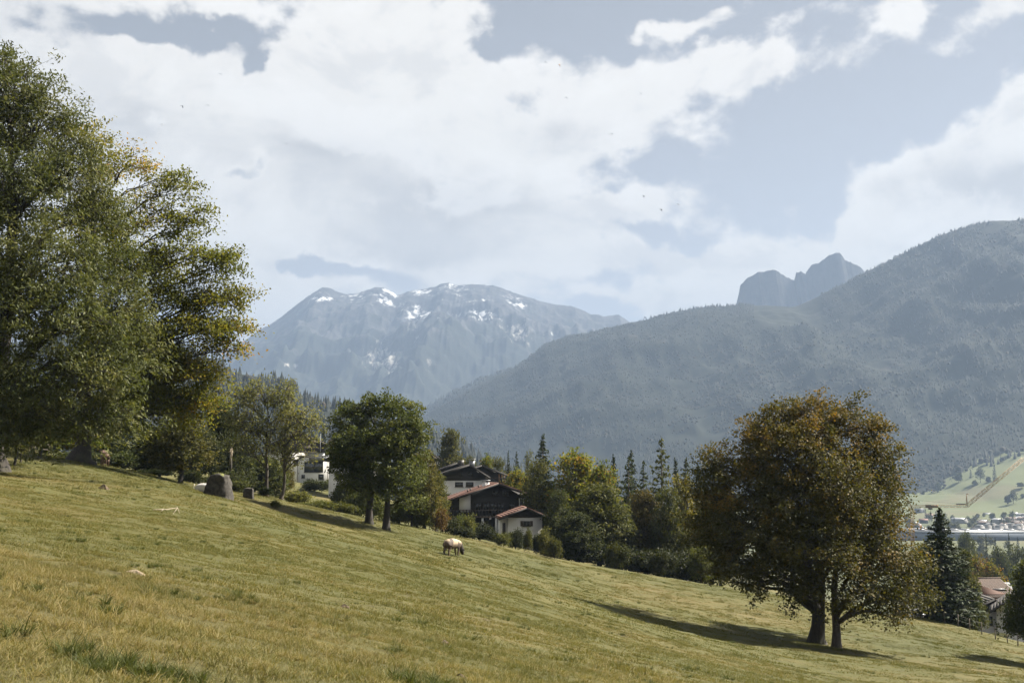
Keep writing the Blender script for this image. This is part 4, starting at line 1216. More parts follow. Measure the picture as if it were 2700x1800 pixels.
# shrubs
for (vi, px, top, Y, wpx, tint, lab) in [
        (0, 700, 1283, 112, 42, (0.55, 0.7, 0.7), 'dark shrub round the foot of the airy pale tree'),
        (1, 727, 1316, 101, 26, (0.8, 0.85, 0.7), 'small lone shrub in the grass at shadow tip'),
        (1, 780, 1288, 120, 70, (1.0, 1.0, 0.65), 'sunlit yellow green bush below the flat roofed white house'),
        (0, 850, 1318, 118, 90, (1.15, 1.2, 0.7), 'long sunlit bush in the bank above the meadow'),
        (2, 905, 1322, 119, 60, (1.0, 1.05, 0.7), 'low bush left of the round pair of trees'),
        (1, 790, 1326, 118, 70, (0.8, 0.85, 0.55), 'low yellow weeds bush at the upper meadow edge'),
        (2, 830, 1262, 190, 70, (0.5, 0.6, 0.6), 'dark garden bush under the small square windows'),
        (1, 868, 1258, 200, 30, (0.6, 0.7, 0.7), 'upright grey green shrub at corner of the flat roofed house'),
        (1, 1155, 1330, 119, 46, (1.0, 0.62, 0.6), 'pinkish bare looking shrub left of the dark chalet'),
        (0, 1115, 1350, 118, 60, (0.8, 0.9, 0.7), 'green bush at the meadow edge left of the pinkish shrub'),
        (2, 1190, 1362, 124, 56, (0.5, 0.56, 0.5), 'rounded green hedge bush before the white chalet panel'),
        (1, 1214, 1350, 126, 22, (0.8, 0.95, 0.65), 'upright light shrub before the white chalet panel'),
        (1, 1238, 1350, 125, 34, (0.95, 1.0, 0.75), 'sunlit oval shrub in front of the dark chalet'),
        (2, 1265, 1378, 127, 90, (0.26, 0.32, 0.34), 'dark shaded hedge at foot of the dark chalet'),  # very low tint paints in the shade at the chalet's foot
        (0, 1220, 1385, 122, 70, (0.4, 0.46, 0.45), 'dark bush at the meadow edge below the oval shrub'),
        (1, 1327, 1400, 126, 42, (0.7, 0.75, 0.5), 'yellow green bush left of the annex wall'),
        (2, 1360, 1393, 132, 46, (0.42, 0.5, 0.5), 'dark arched bush against the white annex wall'),
        (0, 1392, 1392, 129, 26, (0.9, 0.95, 0.8), 'thin pale shrub before the white annex wall'),
        (2, 1425, 1398, 136, 40, (0.4, 0.5, 0.5), 'dark bush at right corner of the annex'),
        (1, 1437, 1385, 127, 30, (0.95, 0.95, 0.75), 'tall pale shrub right of the annex at the meadow edge'),
        (0, 1462, 1415, 126, 44, (1.0, 1.0, 0.8), 'spreading pale twiggy bush right of the annex'),
        (2, 1500, 1425, 136, 130, (0.30, 0.36, 0.33), 'dark tangle of undergrowth at the left foot of the grove'),  # undergrowth: low tints put the shade of the grove's foot into the leaves
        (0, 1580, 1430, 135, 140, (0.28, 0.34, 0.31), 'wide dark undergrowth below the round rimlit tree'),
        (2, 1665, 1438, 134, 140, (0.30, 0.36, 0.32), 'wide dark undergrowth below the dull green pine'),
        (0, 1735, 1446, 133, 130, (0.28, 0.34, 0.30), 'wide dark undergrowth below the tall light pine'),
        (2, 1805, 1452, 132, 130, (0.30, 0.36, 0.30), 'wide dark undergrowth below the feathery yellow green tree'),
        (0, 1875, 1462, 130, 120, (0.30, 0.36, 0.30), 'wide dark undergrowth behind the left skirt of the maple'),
        (0, 1625, 1430, 127, 60, (0.6, 0.66, 0.45), 'leafy light bush at the grove foot'),
        (0, 1745, 1450, 126, 70, (0.4, 0.46, 0.42), 'dark leafy bush at the grove foot near the maple'),
        (1, 1850, 1430, 126, 62, (0.6, 0.66, 0.45), 'green bush under the left skirt of the maple'),
        (0, 905, 1268, 150, 70, (0.7, 0.8, 0.7), 'garden bush behind the left trunk of the round pair'),
        (2, 950, 1285, 135, 80, (0.8, 0.9, 0.75), 'wide garden bush between the trunks of the round pair and the white house'),
        (1, 1000, 1300, 128, 50, (0.8, 0.9, 0.7), 'light bush seen between the trunks of the round pair'),
        (2, 1050, 1325, 122, 80, (0.6, 0.7, 0.65), 'dark bush at the meadow edge right of the round pair'),
        (2, 400, 1235, 112, 110, (0.55, 0.68, 0.65), 'dark low bush behind the two pale cows'),  # understory bushes, tints lowered to paint in the shade under the trees
        (0, 320, 1190, 112, 110, (0.6, 0.75, 0.7), 'dim bush right behind the brown cow'),
        (2, 600, 1240, 118, 100, (0.6, 0.7, 0.7), 'dark bush behind the boulder top'),
        (1, 625, 1262, 108, 50, (0.65, 0.72, 0.6), 'weedy shrub at right side of the boulder'),
        (0, 500, 1240, 113, 70, (0.6, 0.72, 0.65), 'dark bush between olive tree and white cow'),
        (2, 200, 1190, 108, 140, (0.5, 0.62, 0.55), 'dark undergrowth bush behind the beech trunk'),
        (2, 2545, 1590, 119, 70, (0.7, 0.8, 0.75), 'dark bush at the fence below the grey green tree'),
        (1, 2640, 1678, 112, 46, (0.9, 0.9, 0.7), 'pale weeds bush along the right end of the fence'),
        (2, 2420, 1560, 124, 60, (0.55, 0.65, 0.6), 'dark bush over the pale shed'),
        (1, 2484, 1612, 120, 28, (1.0, 1.0, 0.9), 'small pale shrub at foot of the jagged spruce')]:
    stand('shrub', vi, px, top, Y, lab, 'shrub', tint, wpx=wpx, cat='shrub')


# ------------------------------------------------------------------ houses
M['render_white'] = plain('white_render', (0.58, 0.575, 0.56), 0.9, 0.05, 0.8)
M['render_grey'] = plain('grey_render', (0.55, 0.54, 0.53), 0.9, 0.06, 0.8)
M['wood_black'] = wood_mat('dark_boards', (0.018, 0.016, 0.015))
M['wood_brown'] = wood_mat('brown_boards', (0.045, 0.033, 0.025))
M['wood_red'] = wood_mat('red_brown_boards', (0.11, 0.05, 0.032))
M['wood_tan'] = wood_mat('tan_boards', (0.28, 0.14, 0.06))
M['tile_red'] = plain('red_roof_tile', (0.105, 0.048, 0.032), 0.75, 0.25, 5.0, 0.03)
M['tile_dark'] = plain('weathered_roof_tile', (0.036, 0.031, 0.028), 0.8, 0.25, 4.0, 0.03)
M['tile_brown'] = plain('brown_roof_tile', (0.068, 0.045, 0.033), 0.8, 0.25, 4.0, 0.03)
M['metal_grey'] = plain('grey_sheet', (0.16, 0.165, 0.17), 0.45, 0.1, 2.0, 0, 0.6)
M['metal_pale'] = plain('pale_sheet', (0.26, 0.265, 0.27), 0.4, 0.1, 2.0, 0, 0.3)
M['frame_dark'] = plain('dark_frame', (0.035, 0.03, 0.028), 0.5)
M['frame_white'] = plain('white_frame', (0.7, 0.7, 0.68), 0.5)
M['shutter'] = plain('brown_shutter', (0.06, 0.045, 0.035), 0.7)
m, t, b = mat_new('window_glass')
b.inputs['Base Color'].default_value = (0.03, 0.034, 0.038, 1)
b.inputs['Roughness'].default_value = 0.06
b.inputs['Specular IOR Level'].default_value = 0.7
M['glass'] = m


def window(par, x, z, w_, h_, y=0.0, fr='frame_dark', bars=1, cross=0, shutters=None, label=None):
    """a framed opening on the front wall (facing -y); the pane sits back in its frame"""
    f = MB()
    fw = min(0.09, w_ * 0.12)
    y0, y1 = y - 0.05, y + 0.06
    f.box(x, x + w_, y0, y1, z, z + fw).box(x, x + w_, y0, y1, z + h_ - fw, z + h_)
    f.box(x, x + fw, y0, y1, z + fw, z + h_ - fw).box(x + w_ - fw, x + w_, y0, y1, z + fw, z + h_ - fw)
    for q in range(bars):
        xx = x + w_ * (q + 1) / (bars + 1)
        f.box(xx - fw / 2, xx + fw / 2, y0 + 0.01, y1, z + fw, z + h_ - fw)
    wn = f.build('window', M[fr], par)
    if label: wn['label'] = label
    for q in range(bars + 1):
        xa, xb = x + w_ * q / (bars + 1) + fw * 0.6, x + w_ * (q + 1) / (bars + 1) - fw * 0.6
        MB().box(xa, xb, y - 0.025, y - 0.006, z + fw * 0.8, z + h_ - fw * 0.8).build('pane', M['glass'], wn)
    MB().box(x - 0.08, x + w_ + 0.08, y - 0.14, y - 0.052, z - 0.09, z - 0.01).build('sill', M[fr], wn)
    if shutters:
        sw = shutters
        for xa in (x - sw - 0.03, x + w_ + 0.03):
            s_ = MB().box(xa, xa + sw, y - 0.07, y - 0.004, z - 0.03, z + h_ + 0.03)
            s_.box(xa + 0.06, xa + sw - 0.06, y - 0.09, y - 0.071, z + h_ * 0.52, z + h_ - 0.05).box(xa + 0.06, xa + sw - 0.06, y - 0.09, y - 0.071, z + 0.05, z + h_ * 0.46)
            s_.build('shutter', M['shutter'], par)
    return wn


def gable_house(name, label, px, py, Y, yaw, xl, xr, ridge, el, er, D, split, lower, upper, roofm, over=0.9, front=0.9, cat='house', ridge_x=0.0, ground_z=None, under=4.0):
    """gable end to the viewer; local x runs right, y runs away, z = 0 at picture row py"""
    p = at(px, py, Y)
    o = empty(name, p, yaw, label, cat)
    sl_, sr = (ridge - el) / (ridge_x - xl), (ridge - er) / (xr - ridge_x)
    MB().box(xl, xr, 0.0, D, -under, split).build('wall', M[lower], o)
    poly = [(xl + 0.01, split), (xr - 0.01, split), (xr - 0.01, max(split + 0.01, er - 0.12)), (ridge_x, ridge - 0.12), (xl + 0.01, max(split + 0.01, el - 0.12))]
    MB().prism(poly, -0.06 if upper != lower else 0.002, D + 0.05).build('gable', M[upper], o)
    th = 0.22
    for sgn, x1, sl2 in ((-1, xl, sl_), (1, xr, sr)):
        xo = x1 + sgn * over
        zo = ridge - abs(xo - ridge_x) * sl2
        pol = [(ridge_x, ridge), (xo, zo), (xo, zo + th), (ridge_x, ridge + th)]
        if sgn > 0: pol = [(ridge_x + 0.004, ridge), (xo, zo), (xo, zo + th), (ridge_x + 0.004, ridge + th)]
        else: pol = pol[::-1]
        rf = MB().prism(pol, -front, D + 0.6).build('roof', M[roofm], o)
        # barge board on the gable edge, and courses of tiles running up the slope
        pb = [(q[0], q[1] - 0.1) for q in pol]
        MB().prism(pb, -front - 0.09, -front - 0.004).build('barge_board', M['wood_black'], rf)
        tl = MB()
        nrow = int(abs(xo - ridge_x) / 0.38)
        for q in range(nrow):
            a0, a1 = ridge_x + sgn * 0.38 * q + sgn * 0.02, ridge_x + sgn * 0.38 * (q + 1)
            z0, z1 = ridge + th - abs(a0 - ridge_x) * sl2 + 0.005, ridge + th - abs(a1 - ridge_x) * sl2 + 0.045
            pl = [(a0, z0 - 0.003), (a1, z1 - 0.04), (a1, z1), (a0, z0 + 0.002)]
            tl.prism(pl if sgn > 0 else pl[::-1], -front + 0.02, D + 0.58)
        tl.build('tile_course', M[roofm], rf)['kind'] = 'stuff'
    return o


def chimney(o, x, y, z0, z1, w_=0.9, matn='render_grey', cap=True):
    c_ = MB().box(x - w_ / 2, x + w_ / 2, y, y + w_ * 0.8, z0, z1)
    ch = c_.build('chimney', M[matn], o)
    if cap:
        MB().box(x - w_ * 0.65, x + w_ * 0.65, y - w_ * 0.12, y + w_ * 0.92, z1 + 0.22, z1 + 0.3).box(x - w_ * 0.45, x - w_ * 0.35, y + .1, y + .2, z1, z1 + .22).box(x + w_ * 0.35, x + w_ * 0.45, y + .1, y + .2, z1, z1 + .22).box(x - w_ * 0.45, x - w_ * 0.35, y + w_ * 0.6, y + w_ * .7, z1, z1 + .22).box(x + w_ * 0.35, x + w_ * 0.45, y + w_ * 0.6, y + w_ * .7, z1, z1 + .22).build('chimney_cap', M['metal_pale'], ch)
    return ch


def balcony(o, x0, x1, z, y=-1.1, n=12, hgt=0.95, posts=True):
    bl = MB().box(x0, x1, y, -0.064, z - 0.16, z).build('balcony', M['wood_brown'], o)
    MB().box(x0, x1, y - 0.05, y + 0.04, z + hgt - 0.08, z + hgt).box(x0, x1, y - 0.03, y + 0.02, z + 0.06, z + 0.14).build('rail', M['wood_brown'], bl)
    bd = MB().box(-0.085, 0.085, -0.03, 0.0, z + 0.02, z + hgt - 0.02)
    me = bd.mesh('board', M['wood_black'])
    for q in range(n):
        link('board', me, bl, (x0 + (x1 - x0) * (q + 0.5) / n, y - 0.052, 0))
    return bl


# main dark chalet (1 px = 0.0533 m at 160 m)
K = 160 / F
o = gable_house('dark_chalet', 'large dark timber chalet with red tiled slope and white plaster panel', 1312, 1405, 160, R(7), -6.9, 4.75, 6.75, 4.45, 5.1, 11, 2.3, 'wood_black', 'wood_black', 'tile_red', 0.75, 1.2)
MB().prism([(-5.35, 2.9), (-3.8, 2.9), (-3.8, 5.32), (-5.35, 4.8)], -0.16, -0.063).build('plaster_panel', M['render_white'], o)
for x in (-0.75, 0.7):
    window(o, x, 5.15, 0.85, 0.75, -0.062, 'frame_dark', 1)
for x in (-3.1, -2.0, -0.95, 0.1, 1.6):
    window(o, x, 3.15, 0.8, 1.05, -0.062, 'frame_dark', 1)
window(o, 3.0, 3.0, 1.25, 1.8, -0.062, 'frame_white', 1)
balcony(o, -6.9, 4.6, 2.32, n=26)
for x in (-2.2, -0.3):
    MB().box(x - 0.14, x + 0.14, -1.02, -0.78, -2.5, 2.15).build('post', M['render_white'], o)
MB().box(-1.9, -0.6, -0.05, -0.004, -1.0, 1.9).build('door', M['frame_dark'], o)
MB().box(-0.3, 1.4, -0.05, -0.003, -1.5, 2.0).build('plaster_panel', M['render_white'], o)
chimney(o, -1.3, 3.5, 5.2, 7.0, 1.0, 'render_grey')
for x, y in ((-4.0, 2.2), (-3.5, 3.6), (-2.2, 5.0)):
    zz_ = 6.75 - abs(x) * (6.75 - 4.45) / 6.9 + 0.25
    MB().box(x - 0.1, x + 0.1, y, y + 0.16, zz_ - 0.05, zz_ + 0.3).build('roof_vent', M['frame_dark'], o)

# white annex with low gable
o = gable_house('white_annex', 'low white annex with dark gable and shuttered window before the dark chalet', 1387, 1407, 148, R(5), -2.3, 2.1, 3.25, 2.35, 2.35, 6, 2.1, 'render_white', 'wood_black', 'tile_red', 1.25, 0.8)
window(o, -0.35, 1.02, 0.85, 0.62, 0.0, 'frame_dark', 1, shutters=0.34)
MB().box(-3.35, -2.31, 0.6, 3.2, -3, 1.9).build('porch_wall', M['render_grey'], o)
MB().box(-3.0, -2.6, 0.55, 0.598, -0.6, 1.4).build('door', M['frame_dark'], o)

# white chalet with dark gable, up the slope behind
o = gable_house('white_chalet', 'white walled chalet with dark timber gable and two brown windows', 1237, 1305, 185, R(6), -4.0, 2.65, 4.75, 3.45, 3.1, 10, 2.35, 'render_white', 'wood_black', 'tile_dark', 0.7, 1.0)
window(o, -2.3, 1.38, 1.3, 0.72, 0.0, 'shutter', 0)
window(o, -0.55, 1.38, 1.25, 0.72, 0.0, 'shutter', 0)
for x in (-1.4, -0.3, 0.15):
    window(o, x, 3.0, 0.35, 0.7, -0.062, 'frame_dark', 0)
MB().box(-2.1, -1.35, -0.04, -0.003, -0.5, 0.25).build('door', M['frame_dark'], o)
window(o, -3.6, -0.2, 0.6, 0.35, 0.0, 'frame_dark', 0)
chimney(o, 0.75, 4.0, 4.2, 5.6, 0.9, 'metal_grey')
MB().box(-4.4, -3.9, -0.6, 1.4, -1.4, 0.05).build('bin_store', M['frame_dark'], o)

# dark roofed chalet to its right
o = gable_house('dark_chalet', 'dark roofed chalet with small timber balcony behind the white walled chalet', 1270, 1300, 204, R(4), -4.2, 3.6, 4.8, 3.5, 3.45, 10, 1.4, 'wood_black', 'wood_black', 'tile_dark', 1.3, 1.0)
balcony(o, 1.2, 4.1, 1.8, n=8)
for x in (3.05, 3.55, 4.0):
    MB().box(x - 0.06, x + 0.06, -1.05, -0.93, 1.8, 3.4).build('post', M['wood_tan'], o)
window(o, -0.3, 2.2, 0.9, 0.8, -0.062, 'frame_dark', 1)

# roof left of them
o = gable_house('dark_chalet', 'dark gabled chalet roof peeping out left of the white walled chalet', 1205, 1290, 216, R(6), -2.9, 2.6, 4.85, 3.75, 3.7, 10, 1.5, 'render_white', 'wood_black', 'tile_dark', 0.8, 0.9)
chimney(o, 0.85, 1.5, 4.3, 5.5, 1.1, 'frame_dark', False)
window(o, -0.5, 2.2, 0.9, 0.8, -0.062, 'frame_dark', 1)
# brown chalet higher up on the left
o = gable_house('brown_chalet', 'brown chalet under two low roofs at right of the round green trees', 1125, 1275, 262, R(10), -4.0, 3.6, 7.4, 5.8, 5.2, 11, 3.5, 'render_white', 'wood_brown', 'tile_brown', 0.9, 1.0)
window(o, 0.2, 4.2, 1.0, 0.9, -0.062, 'frame_white', 1)
window(o, 2.0, 4.2, 0.9, 0.9, -0.062, 'frame_white', 1)
window(o, 0.2, 1.6, 1.0, 1.0, 0.0, 'frame_dark', 1)
o = gable_house('brown_chalet', 'narrow brown chalet with pale wall below the low double roof', 1148, 1285, 240, R(10), -2.8, 1.6, 4.9, 4.1, 3.4, 9, 2.6, 'render_white', 'wood_brown', 'tile_dark', 0.8, 0.9)
window(o, -1.0, 2.9, 0.8, 0.8, -0.062, 'frame_dark', 1)

# flat-roofed modern house (1 px = 0.08 m)
p = at(785, 1282, 240)
o = empty('modern_house', p, R(-4), 'flat roofed white house with large dark picture window above the meadow', 'house')
MB().box(0, 7.1, 0, 8, -3, 6.2).build('wall', M['render_white'], o)
MB().box(-0.25, 7.35, -0.3, 8.2, 6.2, 6.45).build('roof', M['metal_grey'], o)
MB().box(2.3, 6.95, -0.34, -0.004, 5.3, 6.18).build('fascia', M['metal_grey'], o)
window(o, 1.3, 2.95, 4.0, 2.35, 0.0, 'frame_dark', 1)
window(o, 0.75, 1.75, 0.72, 0.72, 0.0, 'frame_dark', 0)
window(o, 1.85, 0.9, 0.68, 0.68, 0.0, 'frame_dark', 0)
window(o, 4.35, 1.4, 1.12, 1.15, 0.0, 'frame_dark', 0)
for x in (-0.12, 6.35):
    MB().tube([(x, -0.09, -2.5), (x, -0.09, 5.25)], [0.07, 0.07], 6).build('downpipe', M['frame_dark'], o)

# tall house behind it with wide wooden gable
o = gable_house('upper_house', 'tall white house with wide weathered gable roof behind the arching twigs', 785, 1250, 262, R(12), -6.5, 6.0, 9.7, 6.6, 6.9, 12, 5.0, 'render_white', 'wood_brown', 'tile_brown', 1.4, 1.2)
window(o, -4.0, 2.0, 1.2, 1.4, 0.0, 'frame_dark', 1)
window(o, -1.0, 2.0, 1.2, 1.4, 0.0, 'frame_dark', 1)
window(o, 2.5, 2.0, 1.2, 1.4, 0.0, 'frame_dark', 1)
balcony(o, -6.0, 5.6, 5.1, n=20)
MB().tube([(4.9, -2.0, -1), (4.9, -2.0, 9.2)], [0.05, 0.035], 6).build('flag_pole', M['metal_grey'], o)
# white house mostly behind the round trees
o = gable_house('white_house', 'white rendered house glimpsed through the round green trees', 920, 1320, 180, R(4), -3.2, 4.0, 8.2, 6.6, 6.5, 9, 5.4, 'render_white', 'wood_brown', 'tile_dark', 0.9, 0.9)
for x in (-2.2, 0.2, 2.2):
    window(o, x, 3.5, 0.9, 1.2, 0.0, 'frame_dark', 1)
    window(o, x, 0.8, 0.9, 1.2, 0.0, 'frame_dark', 1)

# right edge: white house with dark roof, red barn, pale roof
o = gable_house('white_house', 'shaded white house with dark roof below the right meadow fence', 2672, 1668, 148, R(-24), -1.9, 3.6, 4.3, 3.0, 2.6, 9, 2.6, 'render_grey', 'render_grey', 'tile_dark', 0.9, 0.9, under=5)
window(o, 1.2, 0.8, 0.9, 1.1, 0.0, 'frame_dark', 1)
o2 = gable_house('grey_house', 'low grey house wing with small dark windows left of the shaded white house', 2622, 1650, 156, R(-6), -2.4, 1.6, 3.5, 2.3, 2.0, 8, 1.9, 'render_grey', 'wood_black', 'tile_dark', 0.8, 0.7, under=5)
for x in (-1.9, -0.7, 0.5):
    window(o2, x, 0.1, 0.5, 1.2, 0.0, 'frame_dark', 0)
p = at(2578, 1588, 192)
o = empty('red_barn', p, R(4), 'red brown barn with ribbed red tile roof under the russet trees', 'barn')
MB().prism([(0, -4), (5.6, -4), (5.6, 1.2), (0, 3.0)], 0, 6).build('wall', M['wood_red'], o)
rb = MB()
for q in range(22):
    xx = -0.5 + q * 0.3
    rb.add([(xx, 4.2, 3.55), (xx + 0.24, 4.2, 3.55), (xx + 0.24 + 1.0, -0.8, 0.95 + 0.0), (xx + 1.0, -0.8, 0.95), (xx, 4.2, 3.45), (xx + 0.24, 4.2, 3.45), (xx + 1.24, -0.8, 0.85), (xx + 1.0, -0.8, 0.85)],
           [(0, 3, 2, 1), (4, 5, 6, 7), (0, 4, 7, 3), (1, 2, 6, 5), (3, 7, 6, 2), (0, 1, 5, 4)])
rr_ = MB().add([(-0.5, 4.2, 3.44), (6.2, 4.2, 3.44), (7.2, -0.8, 0.84), (0.5, -0.8, 0.84), (-0.5, 4.2, 3.3), (6.2, 4.2, 3.3), (7.2, -0.8, 0.7), (0.5, -0.8, 0.7)], [(0, 3, 2, 1), (4, 5, 6, 7), (0, 4, 7, 3), (1, 2, 6, 5), (3, 7, 6, 2), (0, 1, 5, 4)]).build('roof', M['tile_brown'], o)
rb.build('roof_rib', M['tile_brown'], rr_)['kind'] = 'stuff'
MB().box(3.2, 5.4, 0.9, 1.2, 1.95, 2.15).build('roof_light', M['metal_pale'], rr_)
MB().tube([(-0.6, 4.25, 3.6), (6.3, 4.25, 3.6)], [0.12, 0.12], 6).build('ridge_tile', M['tile_brown'], rr_)
o = gable_house('pale_shed', 'white roofed shed right of the red tiled barn', 2658, 1572, 200, R(80), -2.2, 2.2, 2.2, 1.4, 1.4, 4.5, 1.2, 'render_white', 'render_white', 'metal_pale', 0.4, 0.3, cat='shed')

# by the fence under the maple: brown shed and pale lean-to
p = at(2378, 1634, 118)
o = empty('wooden_shed', p, R(6), 'low tan wooden shed under the right boughs of the maple', 'shed')
MB().prism([(0, -2), (1.5, -2), (1.5, 0.72), (0, 0.5)], 0, 2).build('wall', M['wood_tan'], o)
MB().prism([(-0.2, 0.5), (1.62, 0.76), (1.62, 0.84), (-0.2, 0.58)], -0.25, 2.2).build('roof', M['tile_dark'], o)
for q in range(7):
    MB().box(0.02 + q * 0.213, 0.2 + q * 0.213, -0.03, -0.002, -2, 0.46).build('board', M['wood_tan'], o)
p = at(2416, 1640, 116)
o = empty('pale_lean_to', p, R(8), 'pale grey lean-to with slanting light roof beside the tan shed', 'shed')
MB().prism([(0, -2), (1.45, -2), (1.45, 0.72), (0, 0.72)], 0.4, 2.6).build('wall', M['render_white'], o)
MB().add([(-0.05, 0.2, 0.72), (1.55, 0.2, 0.66), (1.6, 2.7, 1.42), (0.05, 2.7, 1.5), (-0.05, 0.2, 0.64), (1.55, 0.2, 0.58), (1.6, 2.7, 1.34), (0.05, 2.7, 1.42)], [(0, 1, 2, 3), (7, 6, 5, 4), (0, 4, 5, 1), (1, 5, 6, 2), (2, 6, 7, 3), (3, 7, 4, 0)]).build('roof', M['metal_pale'], o)
MB().box(0.62, 1.3, 0.34, 0.396, -0.5, 0.5).build('door', M['frame_white'], o)
MB().box(0.05, 0.5, 0.34, 0.396, 0.05, 0.35).build('window', M['frame_dark'], o)


# ------------------------------------------------------------------ fences
M['post_wood'] = plain('grey_post', (0.10, 0.085, 0.065), 0.9, 0.2, 4.0)
M['wire'] = plain('wire', (0.22, 0.22, 0.21), 0.5, 0.05, 1.0, 0, 0.7)


def fence(name, label, posts, hgt, wires, pr=0.055, rail=False):
    pts = [place(px, Y) for px, Y in posts]
    o = empty(name, pts[0], 0, label, 'fence')
    rs_ = np.random.default_rng(len(posts))
    tops = []
    for q in pts:
        ln = rs_.normal(0, 0.03, 2)
        tp = q + np.array([ln[0], ln[1], hgt * rs_.uniform(0.92, 1.08)])
        MB().tube([q - pts[0] - (0, 0, 0.4), tp - pts[0]], [pr, pr * 0.85], 6).build('post', M['post_wood'], o)
        tops.append((q, tp))
    for f in wires:
        wb = MB()
        for (a, b_), (c_, d_) in zip(tops[:-1], tops[1:]):
            p0, p1 = a + (b_ - a) * f - pts[0], c_ + (d_ - c_) * f - pts[0]
            mid = (p0 + p1) / 2 - np.array([0, 0, 0.03])
            wb.tube([p0, mid, p1], [0.035 if rail else 0.008] * 3, 5 if rail else 3)
        wb.build('rail' if rail else 'wire', M['post_wood'] if rail else M['wire'], o)
    return o


fence('wire_fence', 'post and wire fence along the lower right meadow edge', [(2360, 114), (2393, 113.5), (2428, 113), (2464, 112.5), (2492, 111), (2526, 110), (2557, 108.5), (2589, 107), (2625, 105), (2657, 103.5), (2684, 102), (2715, 100)], 1.05, (0.55, 0.93))
fence('pasture_fence', 'short rail fence in the gap under the ash tree', [(40, 97), (64, 97), (75, 97), (84, 97), (92, 98), (128, 99)], 1.1, (0.5, 0.9), 0.05, True)

# ------------------------------------------------------------------ boulder, snag, stump, stones and sticks
rs = np.random.default_rng(55)
M['rock'] = plain('lichen_rock', (0.038, 0.034, 0.028), 0.95, 0.45, 5.0, 0.05)
M['moss'] = plain('moss', (0.10, 0.105, 0.03), 0.95, 0.4, 6.0, 0.05)


def rock_mesh(outline_low, outline_top, z0, z1, seed, amp, mat, name, n=14, bulge=0.06):
    lo, tp = np.array(outline_low, float), np.array(outline_top, float)
    m = 60
    def res(P):
        P = np.vstack([P, P[:1]])
        s_ = np.r_[0, np.cumsum(np.linalg.norm(np.diff(P, axis=0), axis=1))]
        q = np.linspace(0, s_[-1], m, endpoint=False)
        return np.stack([np.interp(q, s_, P[:, 0]), np.interp(q, s_, P[:, 1])], -1)
    lo, tp = res(lo), res(tp)
    V, Fq = [], []
    for k in range(n + 1):
        f = k / n
        ring = lo * (1 - f) + tp * f
        cen = ring.mean(0)
        z = z0 + (z1 - z0) * f
        pr = 1 + bulge * math.sin(f * 3.14)
        nse = (fbm(np.arange(m) / 5.0 + 3, np.full(m, z * 2.2), seed, 4) - 0.5) * amp * 2
        d = nrm(ring - cen)
        V.append(np.c_[cen + (ring - cen) * pr + d * nse[:, None], np.full(m, z) + (fbm(ring[:, 0] * 2, ring[:, 1] * 2, seed + 3, 3) - 0.5) * amp * 2 * f])
    for q in (0.75, 0.45, 0.15):
        ring = V[n][:, :2]
        cen = ring.mean(0)
        V.append(np.c_[cen + (ring - cen) * q, V[n][:, 2] + (1 - q) * 0.10 + (fbm(ring[:, 0] * 3 * q, ring[:, 1] * 3 * q, seed + 7, 3) - 0.5) * amp])
    V = np.array(V)
    nr = len(V)
    i, j = np.meshgrid(np.arange(nr - 1), np.arange(m), indexing='ij')
    Fq = np.stack([i * m + j, i * m + (j + 1) % m, (i + 1) * m + (j + 1) % m, (i + 1) * m + j], -1).reshape(-1, 4)
    top = np.array([((nr - 1) * m, (nr - 1) * m + k, (nr - 1) * m + k + 1) for k in range(1, m - 1)])
    return make_mesh(name, V.reshape(-1, 3), [Fq, top], mat, smooth=False)


p = place(572, 78)
o = empty('boulder', p, R(0), 'large dark boulder with mossy top standing in the upper meadow', 'boulder')
low = [(-1.35, -0.35), (0.75, -0.95), (1.05, -0.55), (1.0, 0.9), (-0.6, 1.1)]
tp_ = [(-0.42, -0.30), (0.55, -0.62), (0.80, -0.35), (0.72, 0.55), (-0.15, 0.7)]
link('rock', rock_mesh(low, tp_, -0.9, 1.48, 5, 0.15, M['rock'], 'rock', 18), o)
link('moss', rock_mesh([(x * 0.8 - 0.04, y * 0.8) for x, y in tp_], [(x * 0.55 - 0.08, y * 0.55) for x, y in tp_], 1.42, 1.60, 8, 0.05, M['moss'], 'moss', 4), o)
rs = np.random.default_rng(3)
gtuft = MB()
for q in range(240):
    x, y = rs.uniform(-0.3, 0.35), rs.uniform(-0.35, 0.4)
    a = rs.uniform(0, 6.28)
    gtuft.add([(x - 0.012, y, 1.55), (x + 0.012, y, 1.55), (x + 0.12 * math.cos(a), y + 0.12 * math.sin(a), 1.55 + rs.uniform(0.08, 0.22))], None, [(0, 1, 2)])
gtuft.build('tuft', M['moss'], o)['kind'] = 'stuff'

p = place(655, 104)
link_ = rock_mesh([(-0.42, -0.35), (0.42, -0.35), (0.42, 0.35), (-0.42, 0.35)], [(-0.38, -0.3), (0.40, -0.3), (0.38, 0.3), (-0.36, 0.3)], -0.4, 0.9, 12, 0.03, M['rock'], 'standing_stone', 6)
tag(link('standing_stone', link_, None, p), 'squat dark block of stone in the shade between boulder and airy tree', 'stone')

